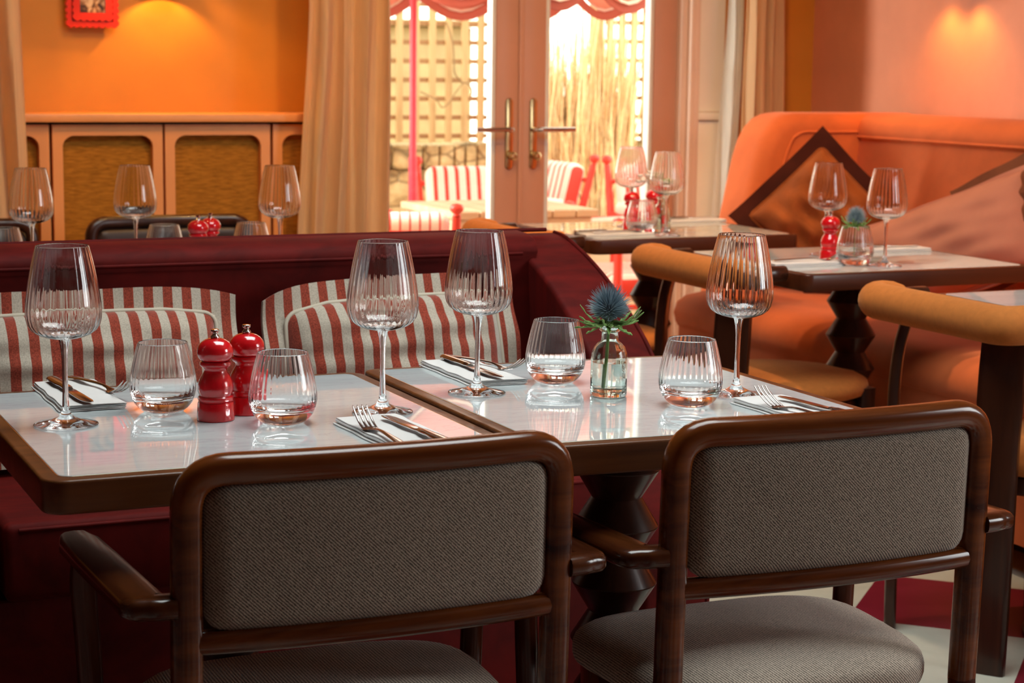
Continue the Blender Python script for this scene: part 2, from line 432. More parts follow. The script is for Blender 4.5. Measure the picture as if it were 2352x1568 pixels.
# door casing
b = MB()
for x0, x1, pr in ((3.425, 3.452, .012), (3.453, 3.474, .034), (3.475, 3.500, .022)): b.box(x0, x1, YB-pr, YB+.10, 0, DZ+.06, .006)
b.box(DX0, DX0+.045, YB-.02, YB+.1, 0, DZ+.06, .004); b.box(DX0, DX1, YB-.02, YB+.1, DZ, DZ+.07, .004)
struct(b.build('trim_2', CASING))
struct(MB().box(DX0, DX1, YB-.01, YB+.16, 0.0, .02).build('trim_3', TRIML, smooth=0))

def door_leaf(idx, x0, x1, handle_x, lever_dir, bead_left):
    """one glazed leaf of the pair of French doors"""
    z0, z1, y0, y1 = .02, DZ, YB+.02, YB+.07
    st, br = .095, .20
    b = MB(); b.box(x0, x0+st, y0, y1, z0, z1, .004); b.box(x1-st, x1, y0, y1, z0, z1, .004)
    b.box(x0+st, x1-st, y0, y1, z0, z0+br, .003); b.box(x0+st, x1-st, y0, y1, z1-.11, z1, .003)
    root = b.build('door_%d' % idx, DOORP); struct(root, None)
    gx0, gx1, gz0, gz1 = x0+st, x1-st, z0+br, z1-.11
    bd = MB()
    bd.box(gx0, gx0+.016, y0+.004, y1-.004, gz0, gz1, .003); bd.box(gx1-.016, gx1, y0+.004, y1-.004, gz0, gz1, .003)
    bd.box(gx0+.016, gx1-.016, y0+.004, y1-.004, gz0, gz0+.016, .003); bd.box(gx0+.016, gx1-.016, y0+.004, y1-.004, gz1-.016, gz1, .003)
    bd.build('glazing_bead', BEAD, root)
    MB().box(gx0+.01, gx1-.01, y0+.022, y0+.027, gz0+.01, gz1-.01).build('glass_pane', PANE, root, smooth=0)
    hx = handle_x
    pl = MB().prism(rrect(hx-.0145, hx+.0145, .878, 1.13, .0144, 8), y0-.006, y0, 'Y', .0015, 2).build('handle_plate', BRASS, root)
    for z in (1.113, .893): MB().lathe([(.0001, -.001), (.0045, -.001), (.0055, 0)], 16).build('screw', BRASS, pl).matrix_local = Matrix.Translation((hx, y0-.0065, z)) @ Matrix.Rotation(PI/2, 4, 'X')
    s = lever_dir
    MB().tube(arcpath([(hx, y0-.004, 1.02), (hx, y0-.045, 1.02), (hx+s*.145, y0-.045, 1.02)], .016), .0088, 14).build('lever', CHROME, root)
    kn = MB().lathe([(.0001, .040), (.009, .0395), (.0145, .034), (.0155, .027), (.012, .020), (.007, .015), (.007, .006), (.014, .004), (.0145, 0)], 28).build('knob', BRASS, root)
    kn.matrix_local = Matrix.Translation((hx+.002, y0-.006, .927)) @ Matrix.Rotation(PI/2, 4, 'X')
    return root
door_leaf(1, 2.165, 2.796, 2.752, -1, True)
door_leaf(2, 2.800, 3.425, 2.846, 1, False)
o = MB().box(2.786, 2.806, YB+.012, YB+.0195, .02, DZ, .003).build('trim_4', DOORP); struct(o)

# ------------------------------------------------------------------ cupboards along the back wall
YC = 5.985
t = tag(MB().box(.30, 2.10, YC-.03, YB-.001, 1.056, 1.082, .004).build('countertop', CUPB), 'long painted countertop shelf over the burlap-fronted cupboards', 'countertop')
def cupboard(x0, x1, label, n):
    root = thing('cupboard', label, 'cupboard', ((x0+x1)/2, YC, 0), 0, 'cupboards under the orange wall')
    cx = (x0+x1)/2
    MB().box(x0-cx+.001, x1-cx-.001, .036, YB-YC-.001, .0, 1.054, 0).build('body', MDARK, root, smooth=0)
    w = (x1-x0)/n
    for i in range(n):
        a = x0-cx+i*w+.004; c = a+w-.008
        outer = [(a, .06), (c, .06), (c, 1.048), (a, 1.048)]
        inner = rrect(a+.031, c-.031, .10, 1.014, .036, 7)
        # frame face with an opening: bridge outer and inner loops
        bm = bmesh.new()
        def loop(pts, y): return [bm.verts.new((p[0], y, p[1])) for p in pts]
        for y in (0.0, .034):
            ov = loop(outer, y); iv = loop(inner, y)
            es = [bm.edges.new((ov[k], ov[(k+1) % 4])) for k in range(4)] + [bm.edges.new((iv[k], iv[(k+1) % len(iv)])) for k in range(len(iv))]
            bmesh.ops.triangle_fill(bm, edges=es, use_beauty=True)
            if y == 0: o0, i0 = ov, iv
        for A, B_ in ((o0, ov), (i0, iv)):
            for k in range(len(A)): bm.faces.new((A[k], A[(k+1) % len(A)], B_[(k+1) % len(A)], B_[k]))
        mbx = MB(); mbx.bm.free(); mbx.bm = bm
        d = mbx.build('door', CUPB, root, smooth=20)
        MB().box(a+.02, c-.02, .0325, .0345, .08, 1.03).build('burlap_panel', LINEN, d, smooth=0)
    MB().box(x0-cx+.004, x1-cx-.004, .012, .0355, 0, .055).build('plinth', CUPB, root, smooth=0)
    return root
cupboard(.39, 1.098, 'painted cupboard with burlap doors partly behind the far left curtain', 2)
cupboard(1.100, 1.806, 'double-door burlap cupboard in the middle under the orange wall', 2)
cupboard(1.808, 2.10, 'narrow burlap cupboard half hidden by the middle curtain', 1)

# ------------------------------------------------------------------ curtains
def curtain(name, label, x0b, x1b, x0t, x1t, y, folds, mat, depth=.03, seed=1, z0=.012, z1=2.7):
    rnd = random.Random(seed); nx, nz = folds*10, 44
    ph = [rnd.uniform(-.5, .5) for _ in range(folds+2)]; am = [rnd.uniform(.5, 1.25) for _ in range(folds+2)]
    rows = []
    for k in range(nz+1):
        z = z0+(z1-z0)*k/nz; v = k/nz
        e = min(1, max(0, (z-.45)/1.05)); e = e*e*(3-2*e)
        a, c = x0b+(x0t-x0b)*e, x1b+(x1t-x1b)*e
        row = []
        for i in range(nx+1):
            u = i/nx; q = u*folds; j = int(min(q, folds-1e-6)); fr = q-j
            A = am[j]*(1-fr)+am[j+1]*fr
            yy = y+depth*A*math.sin(2*PI*q+ph[j]*(1-fr)+ph[j+1]*fr+.35*math.sin(z*2.3+seed))+.006*math.sin(z*7+u*9)+depth*.28*math.sin(2*PI*q*2.37+ph[j]*3+z*.8)
            row.append((a+(c-a)*u+.006*math.sin(2*PI*q*.5+z*1.7+seed), yy, z))
        rows.append(row)
    b = MB(); b.rings(rows, closed=False, cap0=False, cap1=False)
    o = b.build(name, mat, smooth=80)
    md = o.modifiers.new('thickness', 'SOLIDIFY'); md.thickness = .0025
    return tag(o, label, 'curtain')
curtain('curtain', 'cream curtain at the far left edge, in front of the cupboards', .62, 1.005, .58, .985, 5.80, 4, CURT, .038, 3)
curtain('curtain', 'wide cream curtain between the orange wall and the French doors', 1.84, 2.165, 1.895, 2.165, 5.86, 4, CURT, .045, 7)
curtain('curtain', 'orange-lit curtain right of the French doors, beside the corner', 3.605, 3.79, 3.61, 3.755, 6.045, 4, CURT, .026, 12)
curtain('sheer_curtain', 'narrow white sheer curtain right of the French doors', 3.525, 3.62, 3.575, 3.635, 6.115, 2, SHEER, .018, 5)

# ------------------------------------------------------------------ picture frame and wall lamps
t = thing('picture_frame', 'red scalloped picture frame hanging on the orange wall', 'picture frame', (1.272, YB-.034, 1.462))
def scallop(w, h, n_w, n_h, amp, k=6):
    pts = []
    def side(p, q, n, nx_, ny_):
        for i in range(n*k):
            f = i/(n*k); s_ = amp*abs(math.sin(PI*f*n)); pts.append((p[0]+(q[0]-p[0])*f+nx_*s_, p[1]+(q[1]-p[1])*f+ny_*s_))
    side((-w, -h), (w, -h), n_w, 0, -1); side((w, -h), (w, h), n_h, 1, 0); side((w, h), (-w, h), n_w, 0, 1); side((-w, h), (-w, -h), n_h, -1, 0)
    return pts
def loopring(fr, fi, y0, y1):
    """ring between an outer loop and an inner rectangle sampled at the same count"""
    n = len(fr); b = MB()
    b.rings([[(p[0], y1, p[1]) for p in fi], [(p[0], y0, p[1]) for p in fi], [(p[0], y0, p[1]) for p in fr], [(p[0], y1, p[1]) for p in fr]], True, False, False, True)
    return b
def shrink(pts, w, h, W_, H_):
    return [(max(-W_, min(W_, p[0]*W_/w)), max(-H_, min(H_, p[1]*H_/h))) for p in pts]
fo = scallop(.079, .108, 8, 11, .006); fi = shrink(fo, .079, .108, .066, .094)
loopring(fo, fi, -.006, .010).build('outer_moulding', FRAMER, t, smooth=40)
fo2 = scallop(.060, .088, 6, 9, .005); fi2 = shrink(fo2, .060, .088, .041, .066)
loopring(fo2, fi2, -.012, .012).build('inner_moulding', FRAMER, t, smooth=40)
MB().box(-.072, .072, .010, .016, -.10, .10).build('back_board', BROWNB, t, smooth=0)
MB().box(-.045, .045, -.002, .0, -.07, .07).build('photo_print', PHOTO, t, smooth=0)
MB().box(-.02, .02, .016, .033, -.02, .02).build('hanger', BROWNB, t, smooth=0)
def sconce(label, loc, rz):
    t = thing('wall_lamp', label, 'wall lamp', loc, rz, 'brass wall lamps')
    # local: wall is at y = 0, lamp sticks out towards -y
    p = MB().lathe([(.0001, .012), (.04, .012), (.045, .008), (.045, 0)], 32).build('back_plate', BRASS, t); p.matrix_local = Matrix.Translation((0, -.001, .13)) @ Matrix.Rotation(PI/2, 4, 'X')
    MB().tube(arcpath([(0, -.01, .13), (0, -.085, .13), (0, -.085, .09)], .03), .006, 10).build('arm', BRASS, t)
    MB().lathe([(.022, .10), (.030, .095), (.050, .02), (.058, 0), (.0565, .0), (.0485, .02), (.029, .091), (.022, .097)], 40, 0, -.085).build('lamp_shade', BRASS, t)
    return t
sconce('brass wall lamp above the orange wall, right of the red picture', (1.50, YB, 1.463), 0)
sconce('brass wall lamp on the right wall above the coral sofa', (XR, 5.19, 1.497), -PI/2)
AMB = (1.0, .47, .085)
light('left_lamp_bulb', 'SPOT', (1.50, YB-.125, 1.52), 20, AMB, rot=(math.radians(14), 0, 0), spot_size=math.radians(140), spot_blend=.4, shadow_soft_size=.016)
light('right_lamp_bulb', 'SPOT', (XR-.08, 5.20, 1.485), 4.0, AMB, rot=(0, math.radians(-8), 0), spot_size=math.radians(120), spot_blend=.85, shadow_soft_size=.03)
light('right_lamp_second_bulb', 'SPOT', (XR-.08, 5.35, 1.485), 3.6, AMB, rot=(0, math.radians(-8), 0), spot_size=math.radians(120), spot_blend=.85, shadow_soft_size=.03)
# warm ceiling spots, unseen; those at curtains and sofa are added to brighten
for lx, ly, e, tx, ty in ((1.35, 4.75, 40, 1.35, 5.9), (.3, 4.4, 44, .6, 5.9), (1.9, 4.3, 85, 2.05, 5.9), (2.9, 4.9, 48, 3.65, 6.0), (3.2, 4.2, 46, 3.6, 4.8), (2.1, 3.7, 105, 3.05, 4.5)):
    light('unseen_ceiling_spot', 'SPOT', (lx, ly, ZC-.03), e, (1.0, .53, .16) if lx != 2.1 else (1.0, .66, .40), target=(tx, ty, .6), spot_size=math.radians(80), spot_blend=.8, shadow_soft_size=.05)

# ------------------------------------------------------------------ tables
def pedestal_mb(h):
    b = MB(); zs = h
    prof = [(.0001, 0), (.20, 0), (.21, .006), (.205, .016), (.06, .030), (.045, .034)]
    z = .055; n = int((h-.06)/.0885); st = (h-.06)/n
    for i in range(n):
        prof += [(.039, .05+i*st), (.066, .05+(i+.5)*st-.001), (.066, .05+(i+.5)*st+.001)]
    prof += [(.039, .05+n*st), (.07, h-.004), (.07, h)]
    return prof
def table(name, label, cat, w, d, loc, rz=0, edge=TABLEW, group=None):
    t = thing(name, label, cat, loc, rz, group)
    MB().prism(rrect(-w/2, w/2, -d/2, d/2, .03, 8), .707, .7495, 'Z', .004, 3).build('wood_edge', edge, t)
    MB().prism(rrect(-w/2+.022, w/2-.022, -d/2+.022, d/2-.022, .016, 8), .74, .7506, 'Z', .0006, 1).build('marble_top', MARBLE, t, smooth=30)
    MB().prism(rrect(-w/2+.0205, w/2-.0205, -d/2+.0205, d/2-.0205, .0175, 8), .74, .7500, 'Z').build('metal_line', BRASS, t, smooth=30)
    MB().box(-.13, .13, -.13, .13, .690, .7068, .004).build('top_plate', DARKW, t)
    pr = pedestal_mb(.69)
    MB().lathe(pr[5:], 48, cap1=True).build('pedestal', DARKW, t, smooth=14)
    MB().lathe(pr[:6], 56, cap0=True).build('foot_plate', DARKW, t, smooth=25)
    return t
T1 = table('marble_table', 'marble table with wooden edge in front of the red banquette, left of the pair', 'table', .627, .655, (.7105, 2.5825, 0), 0, TABLEW, 'marble tables in front of the red banquette')
TILT = math.radians(.6)
T2 = table('marble_table', 'marble table with wooden edge carrying the thistle bottle, right of the pair', 'table', .600, .690, (1.326-.008, 2.565, .0005), 0, TABLEW, 'marble tables in front of the red banquette')
T2.rotation_euler = (0, TILT, 0)
TA = table('marble_table', 'dark-edged marble table nearest the French doors, beside the coral sofa', 'table', .70, .60, (2.79, 5.20, 0), 0, TABLEWD, 'marble tables along the coral sofa')
TB = table('marble_table', 'dark-edged marble table with a thistle in a tumbler, second from the doors', 'table', .70, .62, (2.88, 4.235, 0), 0, TABLEWD, 'marble tables along the coral sofa')
TC = table('marble_table', 'empty marble table at the right edge, behind the largest orange chair', 'table', .65, .62, (2.918, 3.20, 0), 0, TABLEWD, 'marble tables along the coral sofa')
TD = table('marble_table', 'marble table hidden behind the red banquette, under the two pepper mills', 'table', .60, .68, (1.16, 4.60, 0), 0, TABLEWD, 'marble tables behind the red banquette')
TE = table('marble_table', 'marble table hidden behind the red banquette at the far left', 'table', .60, .68, (.52, 4.60, 0), 0, TABLEWD, 'marble tables behind the red banquette')
def z2(x): return .7512-(x-1.326)*math.tan(TILT)

# ------------------------------------------------------------------ tableware
NF = 32
def fl(amp): return lambda a, k: amp*math.cos(NF*a)
def wine_glass(label, loc, group, rz=0, tilt=None):
    t = thing('wine_glass', label, 'wine glass', loc, rz, group)
    N = NF*8
    foot = [(.0001, .0), (.040, .0), (.0435, .0006), (.0440, .0014), (.0438, .0020), (.0430, .0026), (.036, .0042), (.020, .0075), (.010, .0125), (.0058, .019), (.0048, .026)]
    stem = [(.0048, .026), (.0040, .045), (.0038, .075), (.0042, .095), (.0055, .108), (.0072, .1165), (.0085, .1195)]
    out = [(.0085, .1195), (.016, .1205), (.0265, .1230), (.037, .1273), (.0445, .1330), (.0490, .1402), (.0511, .149), (.0517, .159), (.0508, .171), (.0490, .185), (.0462, .202), (.0425, .221), (.0388, .237), (.03607, .2470), (.0359, .2476), (.0357, .2481), (.0355, .24825)]
    inn = [(.0352, .24825), (.03505, .2480), (.0350, .2475), (.03512, .2469), (.0377, .237), (.0414, .221), (.0451, .202), (.0479, .185), (.0497, .171), (.0507, .159), (.0500, .1495), (.0478, .1412), (.0432, .1342), (.0355, .1287), (.0250, .1251), (.012, .1236), (.0001, .1232)]
    MB().lathe(foot, 64).build('foot', GLASS, t, smooth=60)
    MB().lathe(stem, 40).build('stem', GLASS, t, smooth=60)
    b = MB()
    def flute(a, k):
        n0 = len(out)
        if k < n0: return 0.0
        z = inn[k-n0][1] if k-n0 < len(inn) else .12
        g = 1.0 if z > .135 else max(0, (z-.1235)/.0115)
        return .0036*g*math.cos(NF*a)
    b.lathe(out+inn, N, flute=flute).build('bowl', GLASS, t, smooth=70)
    return place(t, loc, rz, None, tilt)
def tumbler(label, loc, group, rz=0, tilt=None, name='tumbler', cat='tumbler'):
    prof_o = [(.0001, 0), (.024, 0), (.0285, .001), (.035, .006), (.0415, .0135), (.0462, .024), (.0480, .0345), (.0478, .042), (.0462, .055), (.0430, .071), (.0391, .087), (.03568, .0987), (.0355, .0993), (.0353, .0999), (.0350, .1002)]
    prof_i = [(.0346, .1002), (.03435, .0998), (.0343, .0992), (.03445, .0986), (.0378, .087), (.0416, .071), (.0448, .055), (.0462, .042), (.0458, .034), (.0430, .0275), (.036, .0228), (.022, .0198), (.0001, .019)]
    n0 = len(prof_o)
    def flute(a, k):
        z = (prof_o+prof_i)[k][1]
        if k < n0: return 0.0
        g = 1.0 if z > .034 else max(0, (z-.02)/.014)
        return .0036*g*math.cos(34*a)
    o = MB().lathe(prof_o+prof_i, 272, flute=flute).build(name, GLASS, smooth=70)
    tag(o, label, cat, group); return place(o, loc, rz, None, tilt)
def mill(label, loc, group, rz=0):
    t = thing('pepper_mill', label, 'pepper mill', loc, rz, group)
    k = .128/1250
    body = [(.0001, 0), (250, 0), (259, 6), (260, 60), (252, 150), (247, 238), (240, 250), (226, 254), (228, 262), (240, 275), (244, 300), (240, 325), (228, 338), (222, 345), (228, 360), (240, 400), (244, 440), (240, 490), (226, 550), (200, 600), (172, 645), (158, 675), (157, 700), (166, 720), (190, 738), (210, 755), (216, 775), (212, 800), (196, 812), (186, 815)]
    head = [(180, 817), (192, 825), (222, 850), (242, 890), (248, 940), (243, 985), (226, 1030), (190, 1075), (140, 1108), (90, 1124), (60, 1128), (.0001, 1129)]
    knob = [(56, 1128), (62, 1140), (60, 1155), (46, 1172), (34, 1186), (34, 1200), (50, 1212), (58, 1222), (58, 1246), (52, 1250), (.0001, 1250)]
    for nme, pr, mt in (('body', body, RED), ('head', head, RED), ('knob', knob, CHROME)):
        MB().lathe([(max(r*k, 1e-5), z*k) for r, z in pr], 56).build(nme, mt, t, smooth=28)
    return t
def fork_parts(t):
    # lies along +y, tines at +y; handle centred on the axis
    P = [(0, -.105, .0025), (0, -.09, .0030), (0, -.05, .0045), (0, 0, .0055), (0, .028, .0050), (0, .045, .0035), (0, .058, .0018)]
    Wd = [.0065, .0085, .0068, .0040, .0030, .0042, .0095]; Th = [.0012, .0014, .0015, .0018, .0018, .0015, .0010]
    MB().tube(catmull(P, 5), [x for a, c in zip(Wd, Wd[1:]) for x in [a+(c-a)*i/5 for i in range(5)]]+[Wd[-1]], 12,
              [x for a, c in zip(Th, Th[1:]) for x in [a+(c-a)*i/5 for i in range(5)]]+[Th[-1]], upv=(1, 0, 0)).build('handle', STEEL, t, smooth=50)
    b = MB()
    b.tube(catmull([(0, .056, .0019), (0, .066, .0010), (0, .076, .0016)], 4), [.0092, .0112, .0122, .0126, .0128, .0129, .0129, .0128, .0126], 14, .0010, upv=(1, 0, 0))
    for i in range(4):
        x = -.0108+.0072*i
        b.tube(catmull([(x*.98, .073, .0014), (x, .090, .0062), (x*1.0, .108, .0142), (x*1.0, .122, .0225)], 4), [.0020]*9+[.0017, .0015, .0012, .0007], 8, .0011, upv=(1, 0, 0))
    b.build('head', STEEL, t, smooth=50)
def fork(label, loc, rz, group, tilt=None):
    t = thing('table_fork', label, 'fork', loc, rz, group); fork_parts(t); return place(t, loc, rz, (.9, .9, 1.1), tilt)
def knife(label, loc, rz, group, tilt=None):
    t = thing('table_knife', label, 'knife', loc, rz, group)
    # handle at -y, blade towards +y, lying flat
    MB().tube(catmull([(0, -.112, .0045), (0, -.10, .0048), (0, -.06, .0050), (0, -.02, .0048), (0, -.006, .0045)], 5), [.006]+[.0088]*3+[.0092]*8+[.0078]*5+[.0062]*4, 14, [.003]+[.0042]*15+[.0036]*5, upv=(1, 0, 0)).build('handle', STEEL, t, smooth=50)
    pts = [(-.0055, -.008), (.0055, -.008), (.0085, .004), (.0095, .03), (.0100, .07), (.0092, .092), (.006, .107), (.000, .114), (-.005, .112), (-.0070, .100), (-.0075, .05), (-.0070, .005)]
    MB().prism(pts, .0036, .0052, 'Z', .0005, 2).build('blade', STEEL, t, smooth=30)
    return place(t, loc, rz, None, tilt)
def napkin(label, loc, rz, group, L=.22, Wd=.10, layers=4, tilt=None, seed=1):
    rnd = random.Random(seed); b = MB(); t_ = .0017; st = .0023
    # one strip of cloth folded to and fro; the folds show on the -x side
    path = []; hw = Wd/2
    for i in range(layers):
        z = .0012+i*st; a = -hw+rnd.uniform(0, .009); c = hw-rnd.uniform(0, .008)
        seq = [(a, z), (a*.5, z+.0002), (0, z), (c*.5, z+.0002), (c, z)]
        if i % 2: seq = seq[::-1]
        path += seq
        if i < layers-1:
            e = seq[-1]; sgn = 1 if e[0] > 0 else -1
            path.append((e[0]+sgn*.0018, e[1]+st/2))
    n = 16; rings = []
    pl = [Vector((p[0], p[1])) for p in path]
    prof = []
    for i, p in enumerate(pl):
        tg = (pl[min(i+1, len(pl)-1)]-pl[max(i-1, 0)]).normalized(); nn = Vector((-tg[1], tg[0]))
        prof.append((p+nn*t_*.42, p-nn*t_*.42))
    loop = [a for a, _ in prof]+[c for _, c in prof[::-1]]
    for k in range(n+1):
        y = -L/2+L*k/n; e = 1+.02*math.sin(k*.9+seed); dz = .0006*math.sin(k*1.3+seed)
        rings.append([(p[0]*e, y+.0015*math.sin(p[0]*90+seed), max(.0002, p[1]+dz*(p[1]/.01))) for p in loop])
    b.rings(rings, True, True, True)
    o = b.build('napkin', NAPKIN, smooth=60); tag(o, label, 'napkin', group)
    return place(o, loc, rz, None, tilt)
NH = .0098
ZT = .7508
g_wine = 'ribbed wine glasses on the marble tables'; g_tum = 'ribbed tumblers on the marble tables'; g_mill = 'red pepper mills'
g_fork = 'forks laid on napkins'; g_kn = 'knives laid on napkins'; g_nap = 'folded napkins at the place settings'
W1 = wine_glass('wine glass at the far left of the left marble table', (.490, 2.604, ZT), g_wine)
MU1 = tumbler('tumbler left of the two red mills on the left marble table', (.640, 2.662, ZT), g_tum)
M1 = mill('red pepper mill standing in front on the left marble table', (.693, 2.573, ZT), g_mill)
N1 = napkin('folded white napkin at the back left corner of the left marble table', (.547, 2.812, ZT), 0, g_nap, .225, .098)
F1 = fork('fork on the back left napkin of the left marble table', (.582, 2.845, ZT+NH), PI+.24, g_fork)
K1 = knife('knife on the back left napkin of the left marble table', (.535, 2.805, ZT+NH), PI+.06, g_kn)
def wine(label, loc, tilt=None): return dup(W1, label, loc, random.uniform(0, 6), g_wine, None, tilt)
def tum(label, loc, tilt=None): return dup(MU1, label, loc, random.uniform(0, 6), g_tum, None, tilt)
def mil(label, loc): return dup(M1, label, loc, random.uniform(0, 6), g_mill)
def nap(label, loc, rz, tilt=None): return dup(N1, label, loc, rz, g_nap, None, tilt)
def frk(label, loc, rz, tilt=None): return dup(F1, label, loc, rz, g_fork, None, tilt)
def knf(label, loc, rz, tilt=None): return dup(K1, label, loc, rz, g_kn, None, tilt)
wine('wine glass at the front right of the left marble table, beside the gap', (.931, 2.543, ZT))
tum('tumbler right of the two red mills on the left marble table', (.773, 2.514, ZT))
mil('red pepper mill standing behind the other on the left marble table', (.748, 2.606, ZT))
nap('folded white napkin at the front right corner of the left marble table', (.887, 2.372, ZT), .03)
frk('fork with tines away from us on the front right napkin of the left table', (.853, 2.318, ZT+NH), -.02)
knf('knife on the front right napkin of the left marble table', (.905, 2.335, ZT+NH), .06)
# right table of the pair
wine('wine glass at the back left of the right marble table, before the striped cushion', (1.116, 2.632, z2(1.116)), TILT)
wine('wine glass at the right edge of the right marble table', (1.494, 2.500, z2(1.494)), TILT)
tum('tumbler left of the thistle bottle on the right marble table', (1.275, 2.690, z2(1.275)), TILT)
tum('tumbler right of the thistle bottle on the right marble table', (1.379, 2.440, z2(1.379)), TILT)
nap('folded white napkin at the back left corner of the right marble table', (1.177, 2.798, z2(1.177)), 0, TILT)
frk('fork on the back napkin of the right marble table', (1.212, 2.835, z2(1.212)+NH), PI+.26, TILT)
knf('knife on the back napkin of the right marble table', (1.176, 2.795, z2(1.176)+NH), PI+.02, TILT)
nap('folded white napkin at the front right corner of the right marble table', (1.497, 2.325, z2(1.497)), .03, TILT)
frk('fork with tines away from us on the front napkin of the right table', (1.472, 2.272, z2(1.472)+NH), .08, TILT)
knf('knife on the front napkin of the right marble table', (1.520, 2.285, z2(1.520)+NH), .10, TILT)

def thistle(label, loc, group, stem_len, sc=1.0, seed=4, lean=(0, 0)):
    """blue-grey spiky head over a ruff of green bracts; origin at the lower end of the stem"""
    rnd = random.Random(seed); t = thing('sea_holly', label, 'flower', loc, 0, group)
    H = stem_len; lx, ly = lean
    MB().tube(catmull([(-lx, -ly, 0), (-lx*.4, -ly*.4, H*.5), (0, 0, H)], 5), .0024*sc, 10).build('stem', STEMG, t, smooth=60)
    b = MB(); core = .015*sc
    b.lathe([(.0001, H-.006*sc), (core*.8, H), (core, H+.010*sc), (core*.85, H+.020*sc), (core*.45, H+.028*sc), (.0001, H+.031*sc)], 20)
    n = 340
    for i in range(n):
        f = (i+.5)/n; ph = i*2.39996; el = math.asin(min(1, -.30+1.30*f)) if -.30+1.3*f > -1 else 0
        d = Vector((math.cos(ph)*math.cos(el), math.sin(ph)*math.cos(el), math.sin(el)*1.15))
        p0 = Vector((0, 0, H+.010*sc))+Vector((d[0]*core*.85, d[1]*core*.85, d[2]*core*1.1))
        ln = sc*rnd.uniform(.017, .025)*(1.0 if el > 0 else .8)
        q = p0+d*ln+Vector((rnd.uniform(-1, 1), rnd.uniform(-1, 1), rnd.uniform(-.2, 1)))*.0022*sc
        b.tube([p0, (p0+q)/2, q], [.0010*sc, .0007*sc, .00012*sc], 4, cap=False)
    b.build('flower_head', SPIKE, t, smooth=60)
    g = MB()
    for k in range(30):
        a = 2*PI*k/30+rnd.uniform(-.1, .1); L = sc*rnd.uniform(.030, .047); wd = .0042*sc*rnd.uniform(.8, 1.2); rise = rnd.uniform(-.012, .016)*sc
        dx, dy = math.cos(a), math.sin(a); rows = []
        m_ = 8
        for j in range(m_+1):
            f = j/m_; r = .006*sc+L*f; zz = H-.004*sc+rise*f*f*1.5-.006*sc*math.sin(PI*f)
            w_ = wd*(1-f)**.7*(.55+.9*(j % 2)) + .0002
            c = Vector((dx*r, dy*r, zz)); s_ = Vector((-dy, dx, 0))*w_
            rows.append([c-s_+Vector((0, 0, .0015*sc*(j % 2))), c+Vector((0, 0, -.0012*sc)), c+s_+Vector((0, 0, .0015*sc*(j % 2)))])
        g.rings(rows, closed=False, cap0=False, cap1=False)
    o = g.build('bracts', GREEN, t, smooth=60); md = o.modifiers.new('t', 'SOLIDIFY'); md.thickness = .0006*sc
    return t
def bottle(label, loc, rz=0, tilt=None, group=None):
    t = thing('bud_vase', label, 'vase', loc, rz, group)
    fr = lambda a, k: -.010*abs(math.sin(4*a))**6 if 2 < k < 9 else 0
    po = [(.0001, 0), (.0255, 0), (.0275, .002), (.0280, .006), (.0280, .030), (.0280, .056), (.0270, .066), (.0235, .0755), (.0180, .0815), (.0138, .0845), (.0129, .089), (.0129, .0985), (.0150, .1000), (.0166, .1015), (.0166, .1050), (.0155, .1062)]
    pi_ = [(.0125, .1062), (.0112, .104), (.0108, .089), (.0118, .0835), (.0160, .0795), (.0212, .0738), (.0245, .0655), (.0254, .056), (.0254, .030), (.0254, .010), (.0235, .0065), (.0001, .006)]
    MB().lathe(po+pi_, 96, flute=fr).build('bottle', VGLASS, t, smooth=50)
    MB().lathe([(.0001, .0068), (.0225, .0068), (.0250, .0105), (.0250, .052), (.0001, .0519)], 64).build('water', WATER, t, smooth=30)
    return place(t, loc, rz, None, tilt)
BV = bottle('small glass bottle vase holding the large thistle on the right marble table', (1.300, 2.552, z2(1.3)), .3, TILT, 'bottle vases with flowers')
thistle('blue-grey thistle with green bracts in the bottle on the right marble table', (1.2975, 2.549, z2(1.3)+.012), 'thistles', .108, 1.0, 4, (.004, -.004))

# table B
wine('wine glass rising behind the red mill, in front of the rust cushion', (2.842, 4.310, ZT))
wine('wine glass right of the thistle tumbler on the table by the coral sofa', (2.836, 4.030, ZT))
mil('red pepper mill beside the thistle tumbler on the table by the coral sofa', (2.785, 4.205, ZT))
tum('tumbler with water and a thistle on the table by the coral sofa', (2.775, 4.075, ZT))
o = MB().lathe([(.0001, .0205), (.022, .0212), (.035, .0245), (.0415, .0292), (.0440, .0345), (.0444, .042), (.0436, .050), (.0001, .050)], 64).build('tumbler_water', WATER, smooth=30)
tag(o, 'water standing in the thistle tumbler by the coral sofa', 'water'); o.location = (2.775, 4.075, ZT)
thistle('small blue-grey thistle in the tumbler by the coral sofa', (2.775, 4.075, ZT+.024), 'thistles', .085, .82, 9, (.004, .003))
nap('folded napkin with a fork, left of the red mill by the coral sofa', (2.655, 4.125, ZT), PI/2)
frk('fork beside the red mill on the table by the coral sofa', (2.66, 4.125, ZT+NH), -PI/2-.06)
nap('folded napkin at the sofa side of the thistle tumbler table', (3.085, 4.375, ZT), PI/2-.08)
knf('knife on the napkin at the sofa side of the thistle tumbler table', (3.075, 4.385, ZT+NH), -PI/2-.1)
